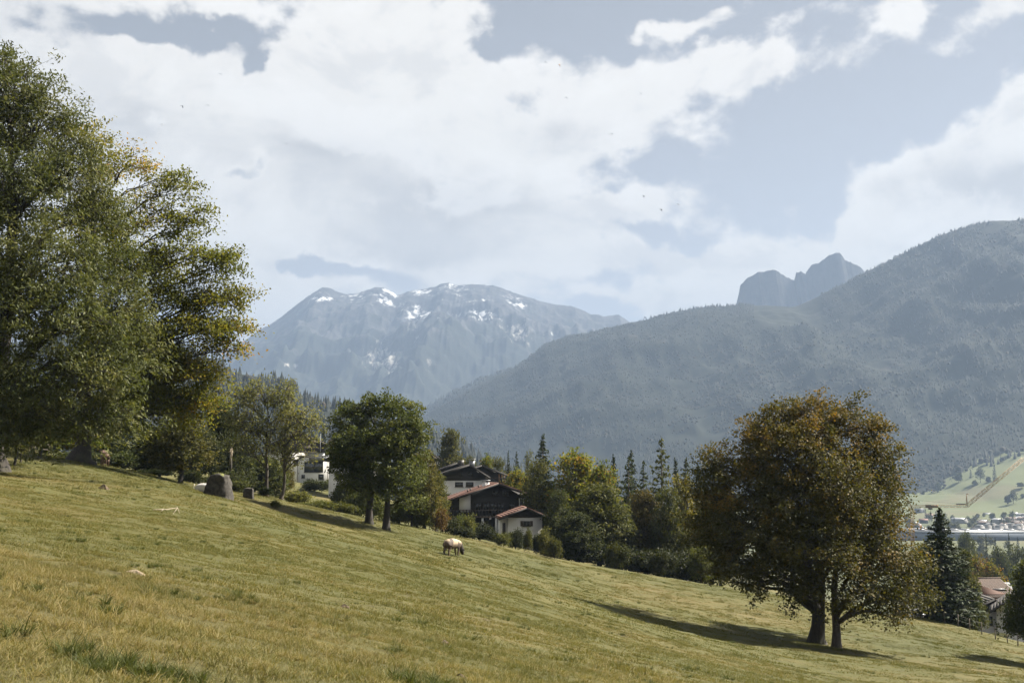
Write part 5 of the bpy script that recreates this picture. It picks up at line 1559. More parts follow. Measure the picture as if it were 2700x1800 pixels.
M['snag'] = plain('bare_wood', (0.27, 0.225, 0.165), 0.85, 0.3, 6.0)
p = place(606, 119)
zt = at(606, 1185, 119)[2] - p[2]
sg = MB().tube([(0, 0, -0.5), (0.05, 0, zt * 0.5), (0.0, 0, zt * 0.86)], [0.16, 0.13, 0.12], 7).build('snag', M['bark_dark'])
sg.location = p
tag(sg, 'broken dead trunk with pale splintered top behind the boulder', 'dead tree')
sp_ = MB()
for q in range(6):
    a = q * 1.05
    sp_.bar((0.06 * math.cos(a), 0.06 * math.sin(a), zt * 0.80), (0.16 * math.cos(a) + 0.05, 0.16 * math.sin(a), zt * (0.98 + 0.04 * (q % 3))), 0.065, 0.015)
sp_.tube([(0, 0, zt * 0.66), (0, -0.02, zt * 0.9)], [0.135, 0.10], 7)
sp_.build('splintered_top', M['snag'], sg)

p = place(355, 22)
st_ = rock_mesh([(-0.2, -0.06), (0.19, -0.07), (0.22, 0.05), (-0.17, 0.08)], [(-0.15, -0.03), (0.13, -0.045), (0.15, 0.03), (-0.12, 0.04)], -0.05, 0.10, 31, 0.02, plain('pale_wood', (0.34, 0.27, 0.19), 0.85, 0.3, 12.0, 0.01), 'wood_lump', 5)
so = link('wood_lump', st_, None, p)
so.rotation_euler = (0, R(8), 0.1)
so.scale = (1.05, 1.0, 0.55)
tag(so, 'pale lump of weathered wood lying in the left foreground grass', 'wood')


def stick(name, label, pts, r):
    P3 = [np.array(place(px, Y)) + (0, 0, h) for px, Y, h in pts]
    mb = MB().tube(np.array(P3) - P3[0], np.linspace(r, r * 0.45, len(P3)), 5)
    return mb, P3[0]


mb, p0 = stick('', '', [(404, 55, 0.03), (440, 56, 0.10), (468, 57.5, 0.14)], 0.025)
for pts in ([(468, 57.5, 0.14), (462, 56.2, 0.1), (455, 54.3, 0.03)], [(468, 57.5, 0.14), (474, 55.5, 0.03)], [(430, 56, 0.08), (425, 54.6, 0.05)]):
    P3 = np.array([np.array(place(px, Y)) + (0, 0, h) for px, Y, h in pts])
    mb.tube(P3 - p0, np.linspace(0.018, 0.008, len(P3)), 5)
tag(mb.build('fallen_branch', M['snag'], None, False, p0), 'forked dry branch lying on the upper left meadow below the boulder', 'branch')
p = place(271, 66)
mnd = rock_mesh([(-0.35, -0.2), (0.3, -0.22), (0.36, 0.15), (-0.3, 0.2)], [(-0.08, -0.06), (0.15, -0.06), (0.15, 0.05), (-0.06, 0.06)], -0.08, 0.16, 41, 0.05, plain('soil', (0.07, 0.05, 0.03), 0.95, 0.4, 8.0, 0.02), 'molehill', 4)
tag(link('molehill', mnd, None, p), 'dark clod of turned earth on the slope below the brown cow', 'molehill')
for (px, Y, sc, lab) in [(1170, 22.5, 0.55, 'brown molehill in the middle foreground below the grazing cow'), (905, 25.5, 0.5, 'small dark molehill in the grass left of the middle foreground'), (1215, 15.8, 0.4, 'dark clod low in the foreground right of the green tufts'),
                         (590, 17.0, 0.35, 'small earth clod near the centre of the left foreground')]:
    c_ = link('molehill', mnd, None, place(px, Y))
    c_.scale = (sc * 0.8, sc * 0.8, sc * 0.5)
    c_.rotation_euler = (0, 0, px)
    tag(c_, lab, 'molehill', 'molehills in the meadow')


# ------------------------------------------------------------------ cows
def cow_mat(name, base, patch, dark, spot):
    m, t, b = mat_new(name)
    tcn = t.n('ShaderNodeTexCoord')
    s = t.n('ShaderNodeSeparateXYZ')
    t.link(tcn.outputs['Object'], s.inputs[0])
    v = t.vm('MULTIPLY', tcn.outputs['Object'], (1.5, 0.9, 0.55))
    n = t.noise(t.vm('ADD', v, (spot, 0.3, 0.7)), 1.15, 2, 0.5)
    c = t.mix(t.step(n, 0.46, 0.52), base, patch)
    low = t.step(s.outputs[2], 1.0, 0.78)
    c = t.mix(t.m('MULTIPLY', low, 0.75), c, patch)
    c = t.mix(t.step(s.outputs[0], 0.72, 0.95), c, dark)
    rump = t.step(s.outputs[0], -0.66, -0.84)
    c = t.mix(t.m('MULTIPLY', rump, 0.85), c, patch)
    t.link(c, b.inputs['Base Color'])
    b.inputs['Roughness'].default_value = 0.75
    return m


def skin_chain(verts, edges, radii, name, mat, root=0, subdiv=2):
    me = bpy.data.meshes.new(name)
    me.from_pydata([tuple(v) for v in verts], edges, [])
    me.materials.append(mat)
    o = bpy.data.objects.new(name, me)
    COL.objects.link(o)
    me.attributes.new('skin_probe', 'FLOAT', 'POINT')
    me.attributes.remove(me.attributes['skin_probe'])
    sk = o.modifiers.new('skin', 'SKIN')
    sk.use_smooth_shade = True
    if not me.skin_vertices:
        bm_ = bmesh.new()
        bm_.from_mesh(me)
        bm_.verts.layers.skin.verify()
        bm_.to_mesh(me)
        bm_.free()
    for q, r in enumerate(radii):
        me.skin_vertices[0].data[q].radius = r if isinstance(r, tuple) else (r, r)
        me.skin_vertices[0].data[q].use_root = q == root
    ss = o.modifiers.new('smooth', 'SUBSURF')
    ss.levels = ss.render_levels = subdiv
    return o


import bmesh


def cow(label, loc, heading, mat, grazing=True, scale=1.0, group=None, horn=False):
    """body along +x, hooves at z = 0"""
    V = [(-0.72, 0, 0.98), (-0.35, 0, 0.92), (0.15, 0, 0.90), (0.55, 0, 0.97),                      # 0-3 spine: pelvis, belly, chest, shoulder
         (-0.86, 0, 1.08)]                                                                        # 4 rump
    rad = [(0.33, 0.38), (0.37, 0.42), (0.38, 0.43), (0.29, 0.38), (0.18, 0.22)]
    E = [(0, 1), (1, 2), (2, 3), (0, 4)]
    if grazing:
        nk = [(0.86, 0, 0.86), (1.08, 0, 0.55), (1.20, 0, 0.34), (1.30, 0, 0.14), (1.33, 0, 0.05)]
    else:
        nk = [(0.86, 0, 1.15), (1.10, 0, 1.32), (1.28, 0, 1.30), (1.48, 0, 1.14), (1.58, 0, 1.06)]
    nr_ = [(0.22, 0.30), (0.17, 0.22), (0.16, 0.19), (0.11, 0.13), (0.10, 0.09)]
    b_ = len(V)
    V += nk
    rad += nr_
    E += [(3, b_), (b_, b_ + 1), (b_ + 1, b_ + 2), (b_ + 2, b_ + 3), (b_ + 3, b_ + 4)]
    for sgn in (-1, 1):
        k = len(V)
        V += [(-0.66, sgn * 0.19, 0.80), (-0.56, sgn * 0.20, 0.60), (-0.74, sgn * 0.20, 0.42), (-0.72, sgn * 0.20, 0.12), (-0.66, sgn * 0.20, 0.02)]
        rad += [(0.19, 0.15), (0.13, 0.11), (0.085, 0.075), (0.062, 0.06), (0.075, 0.065)]
        E += [(0, k), (k, k + 1), (k + 1, k + 2), (k + 2, k + 3), (k + 3, k + 4)]
        k = len(V)
        fw = 0.10 * sgn if grazing else 0.0
        V += [(0.52, sgn * 0.18, 0.72), (0.55 + fw * 0.4, sgn * 0.18, 0.46), (0.55 + fw, sgn * 0.18, 0.14), (0.59 + fw, sgn * 0.18, 0.02)]
        rad += [(0.13, 0.12), (0.085, 0.08), (0.06, 0.058), (0.072, 0.065)]
        E += [(3, k), (k, k + 1), (k + 1, k + 2), (k + 2, k + 3)]
    o = skin_chain(V, E, rad, 'cow', mat)
    o.location, o.rotation_euler, o.scale = loc, (0, 0, heading), (scale,) * 3
    tag(o, label, 'cow', group)
    hd = np.array(nk[2])
    for sgn in (-1, 1):
        e = MB().tube([hd + (-0.05, sgn * 0.10, 0.07), hd + (-0.09, sgn * 0.22, 0.08), hd + (-0.10, sgn * 0.34, 0.05)], [0.035, 0.06, 0.012], 6).build('ear', mat, o, True)
        if horn:
            MB().tube([hd + (-0.1, sgn * 0.07, 0.12), hd + (-0.14, sgn * 0.16, 0.2), hd + (-0.08, sgn * 0.2, 0.28)], [0.025, 0.02, 0.006], 5).build('horn', M['snag'], o, True)
    MB().tube([(-0.98, 0, 1.22), (-1.05, 0, 1.0), (-1.04, 0.02, 0.65), (-1.03, 0.02, 0.5), (-1.04, 0.02, 0.32)], [0.035, 0.025, 0.018, 0.035, 0.02], 5).build('tail', mat, o, True)
    MB().tube([(-0.45, 0, 0.66), (-0.45, 0, 0.5)], [0.15, 0.07], 7).build('udder', plain('udder_skin', (0.45, 0.3, 0.24)), o, True)
    return o


M['cow_a'] = cow_mat('cream_brown_hide', (0.31, 0.24, 0.155), (0.05, 0.031, 0.02), (0.02, 0.014, 0.011), 0.0)
M['cow_b'] = cow_mat('red_brown_hide', (0.055, 0.022, 0.011), (0.10, 0.055, 0.032), (0.05, 0.022, 0.013), 3.0)
M['cow_c'] = cow_mat('pale_hide', (0.40, 0.36, 0.31), (0.36, 0.31, 0.26), (0.3, 0.22, 0.16), 5.0)
M['cow_d'] = cow_mat('white_hide', (0.50, 0.48, 0.46), (0.46, 0.44, 0.42), (0.5, 0.42, 0.36), 7.0)
p = place(1193, 88.5)
cow('cream and brown cow grazing alone in the middle of the meadow', p - (0, 0, 0.02), R(58), M['cow_a'], True, 1.06)
p = place(284, 99)
z = at(284, 1230, 99)[2]
cow('red brown cow standing right of the beech trunk, rump towards the camera', (p[0] - 0.5, 99.6, z), R(118), M['cow_b'], False, 1.0)
p = at(362, 1246, 108)
cow('pale cow of which only the back shows over the crest right of the brown cow', (p[0], 108, p[2] - 1.32), R(165), M['cow_c'], True, 1.0)
p = at(478, 1279, 104)
cow('cream calf lying low at foot of the olive tree', (p[0], 104, p[2] - 0.95), R(20), M['cow_c'], True, 0.75)
p = at(530, 1272, 96)
cow('white cow half hidden behind the boulder', (p[0] + 0.4, 96, p[2] - 1.34), R(-8), M['cow_d'], True, 1.0)


# ------------------------------------------------------------------ crane
M['crane'] = plain('crane_paint', (0.20, 0.12, 0.045), 0.55, 0.1, 1.0)
M['crane_dark'] = plain('dark_plate', (0.05, 0.05, 0.05), 0.5)


def lattice(a, b_, w_, n, r=0.11, tri=False):
    a, b_ = np.asarray(a, float), np.asarray(b_, float)
    d = nrm(b_ - a)
    up = np.array([0, 0, 1.0]) if abs(d[2]) < 0.9 else np.array([0, 1.0, 0])
    s1 = nrm(np.cross(d, up))
    s2 = np.cross(s1, d)
    cs = [s1 * w_ / 2 * i + s2 * w_ / 2 * j for i, j in ((-1, -1), (1, -1), (1, 1), (-1, 1))]
    mb = MB()
    for c in cs:
        mb.bar(a + c, b_ + c, r)
    for q in range(n):
        p0, p1 = a + (b_ - a) * q / n, a + (b_ - a) * (q + 1) / n
        for k in range(4):
            c, e = cs[k], cs[(k + 1) % 4]
            mb.bar(p0 + (c if q % 2 else e), p1 + (e if q % 2 else c), r * 0.7)
            mb.bar(p0 + c, p0 + e, r * 0.6)
    return mb


YC = 600.0
q_ = lambda px, py: at(px, py, YC)
base = q_(2404, 1440)
base[2] = gz(base[0], YC)
o = empty('tower_crane', base, 0, 'ochre tower crane with folded jib standing in the valley right of the maple', 'crane')
lattice((0, 0, 0), q_(2404, 1338) - base, 1.5, 16, 0.13).build('mast', M['crane'], o)
lattice(q_(2396, 1335) - base, q_(2549, 1333.5) - base, 1.3, 18, 0.10).build('inner_jib', M['crane'], o)
jo = lattice(q_(2549, 1333) - base, q_(2712, 1208) - base + (0, 6, 0), 1.5, 22, 0.10).build('outer_jib', M['crane'], o)
MB().bar(q_(2547, 1334) - base, q_(2549, 1301) - base, 0.22).bar(q_(2551, 1334) - base, q_(2549, 1301) - base, 0.15).bar(q_(2548, 1301) - base, q_(2554, 1301.5) - base, 0.25).build('king_post', M['crane'], o)
MB().bar(q_(2404, 1336) - base, q_(2393, 1316) - base, 0.3).build('tower_head', M['crane'], o)
cb = MB()
for a, c in (((2393, 1316), (2430, 1301)), ((2430, 1301), (2549, 1301)), ((2393, 1316), (2535, 1328))):
    cb.bar(q_(*a) - base, q_(*c) - base, 0.05)
cb.build('tie_cable', M['crane_dark'], o)
MB().box(-2.2, 2.2, -0.5, 0.5, -0.2, 0.35).build('winch', M['crane_dark'], o, False, q_(2533, 1328.5) - base)
tr_ = MB().box(-0.9, 0.9, -0.8, 0.8, -0.5, 0.3).build('trolley', M['crane_dark'], o, False, q_(2453, 1340) - base)
MB().bar((0, 0, -0.5), (0, 0, -2.0), 0.08).box(-0.4, 0.4, -0.3, 0.3, -2.9, -2.0).bar((0, 0, -2.9), (0.15, 0, -3.6), 0.15).build('hook_block', M['crane_dark'], tr_)
cv = bpy.data.curves.new('lettering', 'FONT')
cv.body = 'LIEBHERR'
cv.align_x = 'CENTER'
cv.align_y = 'CENTER'
cv.size = 1.75
cv.extrude = 0.04
cv.offset = 0.03
tmp = bpy.data.objects.new('lettering', cv)
COL.objects.link(tmp)
dg = bpy.context.evaluated_depsgraph_get()
lm = bpy.data.meshes.new_from_object(tmp.evaluated_get(dg))
bpy.data.objects.remove(tmp)
lm.materials.clear()
lm.materials.append(M['crane_dark'])
sg_ = MB().box(-3.3, 3.3, -0.05, 0.05, -0.75, 0.75).build('sign_board', M['crane'], o, False, q_(2455, 1333.5) - base - (0, 0.95, 0))
lt = link('lettering', lm, sg_, (0, -0.10, 0))
lt.rotation_euler = (math.pi / 2, 0, 0)
xs_ = [v.co.x for v in lm.vertices]
lt.scale = (6.2 / (max(xs_) - min(xs_)), 1, 1)

# ------------------------------------------------------------------ the town in the valley
rs = np.random.default_rng(77)
hall = empty('factory_hall', (0, 0, 0), 0, 'long pale roofed industrial hall across the valley floor', 'building')
pa, pb = at(2268, 1416, 1370), at(2760, 1422, 1370)
hall.location = (pa[0], 1370, VALLEY)
Lh = pb[0] - pa[0]
hz_ = at(2400, 1400, 1370)[2] - VALLEY
M['hall_wall'] = plain('blue_grey_sheet', (0.10, 0.12, 0.15), 0.5, 0.1, 0.2)
MB().box(0, Lh, 0, 40, -2, hz_).build('wall', M['hall_wall'], hall)
MB().prism([(-1, hz_ + 0.0), (Lh + 1, hz_), (Lh + 1, hz_ + 0.4), (-1, hz_ + 0.4)], -1, 41).build('roof', M['metal_pale'], hall)
for q in range(16):
    MB().box(8 + q * 13.5, 14 + q * 13.5, 12, 30, hz_ + 0.4, hz_ + 2.0).build('roof_light', M['metal_pale'], hall)
MB().box(6, Lh - 6, -0.06, -0.01, hz_ - 2.4, hz_ - 1.2).build('window_band', M['glass'], hall)


def town_house(w_, d_, h_, rh, wall, roof):
    o = MB().prism([(-w_ / 2, -2), (w_ / 2, -2), (w_ / 2, h_), (0, h_ + rh - 0.1), (-w_ / 2, h_)], -d_ / 2, d_ / 2)
    r_ = MB()
    for sg2 in (-1, 1):
        xo = sg2 * (w_ / 2 + 0.8)
        zo = h_ - 0.8 * rh / (w_ / 2)
        pol = [(0, h_ + rh), (xo, zo), (xo, zo + 0.3), (0, h_ + rh + 0.3)]
        r_.prism(pol if sg2 > 0 else pol[::-1], -d_ / 2 - 0.8, d_ / 2 + 0.8)
    wm = MB()
    for xx in np.linspace(-w_ * 0.3, w_ * 0.3, 3):
        for zz_ in (1.0, 3.8):
            wm.box(xx - 0.5, xx + 0.5, -d_ / 2 - 0.05, -d_ / 2 - 0.01, zz_, zz_ + 1.2)
    return o.mesh('wall', M[wall]), r_.mesh('roof', M[roof]), wm.mesh('windows', M['glass'])


M['town_wall'] = plain('town_wall', (0.24, 0.235, 0.23), 0.9, 0.05, 0.8)
TH = [town_house(10, 14, 5.5, 2.4, 'town_wall', 'metal_pale'), town_house(11, 16, 5.8, 2.6, 'town_wall', 'tile_brown'), town_house(9, 12, 5.0, 2.2, 'wood_brown', 'tile_red'), town_house(12, 26, 6.5, 2.4, 'town_wall', 'metal_pale')]
G1 = 'small houses of the valley town'
for q in range(44):
    vi = [0, 0, 1, 2, 3, 1][q % 6]
    px = [2262 + rs.uniform(0, 180), 2500 + rs.uniform(0, 210), 2560 + rs.uniform(0, 150)][q % 3]
    Y = rs.uniform(1480, 2150)
    x = (px - 1350) / F * Y
    h0 = empty('town_house', (x, Y, VALLEY), rs.uniform(-0.5, 0.5) + (1.57 if q % 2 else 0), ['tiny pale roofed house among trees in the far valley town', 'tiny brown roofed white house among trees in the far valley town',
               'tiny red roofed timber house among trees in the far valley town', 'long grey building with pale roof in the far valley town'][[0, 1, 2, 3][vi]], 'house', G1 + [' with pale roofs', ' with brown roofs', ' with red roofs', ', long ones'][vi])
    for nm, me in zip(('wall', 'roof', 'window_row'), TH[vi]):
        link(nm, me, h0)
for q in range(9):
    px, Y = 2575 + q * 15 + rs.uniform(-3, 3), 1432 + (q % 3) * 26
    x = (px - 1350) / F * Y
    h0 = empty('white_tent_hall', (x, Y, VALLEY + (at(px, 1388, Y)[2] - VALLEY) * 0.0), rs.uniform(-0.2, 0.2), 'row of glaring white low roofs just beyond the long hall', 'building', 'glaring white roofs beyond the long hall')
    zt = at(px, 1386 - (q % 3) * 2.5, Y)[2] - VALLEY
    MB().box(-4.2, 4.2, 0, 9, -2, zt).build('wall', M['town_wall'], h0)
    MB().prism([(-4.6, zt), (4.6, zt), (0, zt + 1.3)], -0.4, 9.4).build('roof', M['metal_pale'], h0)

# far trees of the town and the pasture hill: each a low crown of leaf clumps on a stem
far_v = {'broad': bg_tree(401, 12, 5.5, 0.8, 'leaf_wood', 6, leaf=(1.0, 0.8), gap=2.6, leaves=7, tips=4), 'spruce': conifer(402, 14, 2.8, 'needle', 1.0, 8, 0.2, (0.3, 0.15), 2.5, (1.3, 0.5)), 'round': bg_tree(403, 12, 6.0, 0.3, 'leaf_wood', 7, leaf=(1.0, 0.8), gap=2.2, leaves=8, tips=4)}


def far_tree(kind, x, Y, z, h, lab, name, tint, wfac=1.0, group=None):
    return plant(name, far_v[kind], (x, Y, z), float(rs.uniform(0, 6.28)), h / 12.5, lab, 'tree', group, tint, wfac)


def surf_z(Mn, x, Y):
    """height of a mountain's surface at (x, Y)"""
    k = np.argmin((Mn.X - x) ** 2 + (Mn.Y - Y) ** 2)
    return Mn.Z.ravel()[k]


def on_hill(px, py):
    """where the sight line through (px, py) meets the pasture hill"""
    best = None
    for Y in np.arange(1950, 2700, 6.0):
        p = at(px, py, Y)
        if surf_z(past, p[0], Y) >= p[2]:
            best = p
            break
    return best if best is not None else at(px, py, 2500)


for (kind, px, py, hpx, wf, lab) in [
        ('round', 2527, 1270, 26, 0.9, 'round dark tree alone on the sunny hill pasture'),
        ('round', 2473, 1298, 28, 0.75, 'egg shaped tree at the wood edge on the hill pasture'),
        ('broad', 2585, 1270, 38, 0.8, 'tall wide tree group tree on the hill below the wood tongue'),
        ('round', 2571, 1282, 18, 1.0, 'small round tree below the wide tree on the hill'),
        ('round', 2606, 1272, 18, 0.9, 'small bushy tree left of the poplar on the hill'),
        ('spruce', 2623, 1268, 40, 1.0, 'slim pointed tree like a poplar on the hill pasture'),
        ('round', 2657, 1328, 24, 0.9, 'left and lower tree of the clump near the right edge of the hill pasture'),
        ('broad', 2672, 1326, 34, 0.8, 'right and taller tree of the clump near the right edge of the hill pasture'),
        ('round', 2434, 1304, 10, 0.9, 'tiny bush tree on the open hill below the wood'),
        ('round', 2415, 1284, 22, 1.2, 'tree at the left end of the hillside wood above the crane'),
        ('spruce', 2560, 1262, 22, 1.3, 'spruce on the wood tongue right of the lone round tree'),
        ('round', 2692, 1284, 14, 1.6, 'low dark bush tree at the right edge of the hill pasture'),
        ('round', 2697, 1312, 12, 1.2, 'small bush tree below the low dark bush at the right edge')]:
    p = on_hill(px, py)
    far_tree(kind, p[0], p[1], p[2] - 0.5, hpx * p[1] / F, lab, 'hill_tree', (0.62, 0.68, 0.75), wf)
p = on_hill(2427, 1352)
hb = empty('hay_barn', p, 0, 'little dark barn on the hill pasture under the crane jib', 'barn')
MB().box(-8, 8, 0, 10, -6, 5).build('wall', M['wood_black'], hb)
MB().prism([(-9, 5), (9, 5), (9, 5.4), (-9, 5.4)], -1, 11).prism([(-9, 5.4), (9, 5.4), (8.4, 8.5), (-8.4, 8.5)], 2, 8).build('roof', M['metal_grey'], hb)

G2 = 'trees among the houses of the valley town'
TL = {'broad': 'far leafy tree among the roofs of the valley town', 'round': 'far round bushy tree among the roofs of the valley town', 'spruce': 'far spruce among the roofs of the valley town'}
for q in range(120):
    kind = ['broad', 'round', 'broad', 'spruce'][q % 4]
    Y = rs.uniform(1460, 2180) if q % 5 else rs.uniform(760, 1250)
    px = rs.uniform(2240, 2720) if q % 5 else rs.uniform(2510, 2720)
    h = rs.uniform(8, 15) if q % 5 else rs.uniform(9, 14)
    far_tree(kind, (px - 1350) / F * Y, Y, VALLEY - 0.5, h * (1.25 if kind == 'spruce' else 1), TL[kind] if q % 5 else {'broad': 'leafy tree on the flats between hall and orchard', 'round': 'round tree on the flats between hall and orchard', 'spruce': 'spruce on the flats between hall and orchard'}[kind],
             'town_tree', (0.75, 0.75, 0.8), 1.0, (G2 if q % 5 else 'trees on the flats before the hall') + ', ' + kind)

# ------------------------------------------------------------------ paragliders
M['wing_dark'] = plain('dark_wing', (0.2, 0.2, 0.21), 0.7)
M['wing_pale'] = plain('pale_wing', (0.30, 0.29, 0.27), 0.7)
M['wing_orange'] = plain('orange_wing', (0.65, 0.38, 0.18), 0.7)


def glider(label, px, py, wpx, matn, roll=0.0, yaw=0.0, Y=1900.0, Lp=None):
    p = at(px, py, Y)
    k = Y / F
    W = 11.5
    Y = 2300.0
    p = at(px, py, Y)
    k = Y / F
    sc = wpx * k / W if wpx > 7 else 1.0
    o = empty('paraglider', p, yaw, label, 'paraglider')
    o.rotation_euler = (0, roll, yaw)
    o.scale = (max(0.7, sc * 0.85),) * 3
    n = 13
    ang = np.linspace(-1.05, 1.05, n)
    rA = W / 2 / math.sin(1.05)
    xx, zz_ = rA * np.sin(ang), rA * (np.cos(ang) - 1)
    chord = 2.6 * np.cos(ang * 0.95) + 0.5
    mb = MB()
    V, f4 = [], []
    for q in range(n):
        for (cy_, tz) in ((-0.5, 0.0), (-0.25, 0.34), (0.5, 0.06), (-0.25, -0.06)):
            V.append((xx[q] + math.sin(ang[q]) * tz, cy_ * chord[q], zz_[q] + math.cos(ang[q]) * tz))
    for q in range(n - 1):
        for e in range(4):
            f4.append((q * 4 + e, q * 4 + (e + 1) % 4, q * 4 + 4 + (e + 1) % 4, q * 4 + 4 + e))
    mb.add(V, f4 + [(0, 3, 2, 1), ((n - 1) * 4, (n - 1) * 4 + 1, (n - 1) * 4 + 2, (n - 1) * 4 + 3)])
    mb.build('canopy', M[matn], o)
    L_ = MB()
    for q in range(0, n, 2):
        for yy in (-0.35, 0.25):
            L_.bar((xx[q], yy * chord[q], zz_[q]), (0.25 * (1 if xx[q] > 0 else -1), 0, -7.0), 0.012, sides=3)
    L_.build('line', M['wing_dark'], o)
    ph_ = MB().tube([(0, 0.3, -6.7), (0, 0.1, -7.2), (0, -0.2, -7.5), (0, -0.9, -7.45)], [0.13, 0.26, 0.28, 0.12], 7)
    ph_.build('harness', M['wing_dark'], o)
    return o


for a in [('paraglider seen edge on as a dark speck over the left cloud', 480, 279, 4, 'wing_dark', 0.1, 1.35),
          ('dark tilted paraglider right of the edge-on speck over the left cloud', 547, 277, 9, 'wing_dark', -0.25, 0.5),
          ('pale paraglider lowest over the left tree tops', 427, 327, 11, 'wing_pale', 0.05, 0.2),
          ('dark paraglider highest over the left cloud', 582, 195, 10, 'wing_dark', 0.3, 0.3),
          ('faint paraglider alone in the middle of the big cloud', 754, 378, 9, 'wing_pale', -0.2, 0.4),
          ('dark arched paraglider left of the orange one near top centre', 1438, 164, 13, 'wing_dark', 0.0, 0.15),
          ('pale orange paraglider in the blue gap near top centre', 1475, 170, 4, 'wing_orange', 0.0, 1.3),
          ('paraglider in front of bright cloud below the orange one', 1493, 257, 10, 'wing_pale', 0.1, 0.2),
          ('dark banked paraglider over the right arm of the cloud', 1687, 246, 12, 'wing_dark', -0.3, 0.3),
          ('dark paraglider at the lower rim of the cloud arm', 1611, 352, 10, 'wing_dark', -0.3, 0.5),
          ('dark edge-on paraglider at tip of the small mid cloud', 1697, 515, 5, 'wing_dark', 0.0, 1.3),
          ('pale wide paraglider in clear blue right of the small mid cloud', 1786, 538, 13, 'wing_pale', -0.1, 0.2),
          ('tiny paraglider lower left of the pale wide one', 1743, 551, 5, 'wing_dark', 0.0, 1.1)]:
    glider(*a)


# ------------------------------------------------------------------ grass on the meadow
def blade_patch(seed, size, n, h, w_, lean, tint, tufts=0, sd=0.35):
    rs_ = np.random.default_rng(seed)
    if tufts:
        cc = rs_.uniform(-size / 2, size / 2, (tufts, 2))
        k = rs_.integers(0, tufts, n)
        xy = cc[k] + rs_.normal(0, size * 0.045, (n, 2))
    else:
        xy = rs_.uniform(-size / 2, size / 2, (n, 2))
    H = h * np.clip(rs_.lognormal(0, sd, n), 0.35, 2.4)
    a = rs_.uniform(0, 6.283, n)
    ln = np.clip(rs_.normal(lean, 0.25, n), 0.05, 1.45)
    d = np.stack([np.cos(a), np.sin(a), 0 * a], -1)
    up = np.array([0, 0, 1.0])
    b0 = np.c_[xy, np.full(n, -0.02)]
    dm = d * np.sin(ln * 0.6)[:, None] + up * np.cos(ln * 0.6)[:, None]
    dt = d * np.sin(ln * 1.35)[:, None] + up * np.cos(ln * 1.35)[:, None]
    mid = b0 + dm * (H * 0.5)[:, None]
    tip = mid + dt * (H * 0.55)[:, None]
    tip[:, 2] = np.maximum(tip[:, 2], 0.012)
    sa = rs_.uniform(0, 6.283, n)
    s_ = np.stack([np.cos(sa), np.sin(sa), 0 * sa], -1) * (w_ * rs_.uniform(0.6, 1.3, n))[:, None] / 2
    V = np.stack([b0 - s_, b0 + s_, mid - s_ * 0.8, mid + s_ * 0.8, tip], 1).reshape(-1, 3)
    i = np.arange(n)[:, None] * 5
    F4 = i + np.array([[0, 1, 3, 2]])
    F3 = i + np.array([[2, 3, 4]])
    tn = np.clip(rs_.normal(tint[0], tint[1], n), 0, 1)
    return make_mesh('grass_blades', V, [F4, F3], M['blade'], {'tint': np.repeat(tn, 5)})


m, t, b = mat_new('grass_blade')
geo = t.n('ShaderNodeNewGeometry')
c, mid, sm = grass_colour(t, geo.outputs['Position'])
a = t.n('ShaderNodeAttribute', attribute_name='tint')
own = t.mix(1.0, t.ramp(a.outputs['Fac'], [(0.0, (0.070, 0.100, 0.018)), (0.35, (0.132, 0.146, 0.032)), (0.6, (0.195, 0.178, 0.052)), (0.85, (0.32, 0.245, 0.10)), (1.0, (0.42, 0.335, 0.165))]), (0.70, 0.69, 0.68), 'MULTIPLY')
c = t.mix(0.42, c, own)
t.link(c, b.inputs['Base Color'])
b.inputs['Roughness'].default_value = 0.6
b.inputs['Specular IOR Level'].default_value = 0.18
tr = t.n('ShaderNodeBsdfTranslucent')
t.link(t.mix(1.0, c, (1.3, 1.25, 0.7), 'MULTIPLY'), tr.inputs['Color'])
ms = t.n('ShaderNodeMixShader')
ms.inputs[0].default_value = 0.3
t.link(b.outputs[0], ms.inputs[1])
t.link(tr.outputs[0], ms.inputs[2])
t.link(ms.outputs[0], [n for n in m.node_tree.nodes if n.type == 'OUTPUT_MATERIAL'][0].inputs['Surface'])
M['blade'] = m
m2 = m.copy()
m2.name = 'dark_grass_blade'
for n in m2.node_tree.nodes:
    if n.type == 'VALTORGB' and abs(n.color_ramp.elements[0].color[0] - 0.070) < 1e-4:
        for e, cc in zip(n.color_ramp.elements, [(0.04, 0.058, 0.012), (0.065, 0.09, 0.018), (0.09, 0.115, 0.026), (0.13, 0.14, 0.04), (0.2, 0.18, 0.07)]):
            e.color = cc + (1,)
    if n.type == 'MIX' and not n.inputs[0].is_linked and abs(n.inputs[0].default_value - 0.42) < 1e-4:
        n.inputs[0].default_value = 0.9
M['blade_dark'] = m2


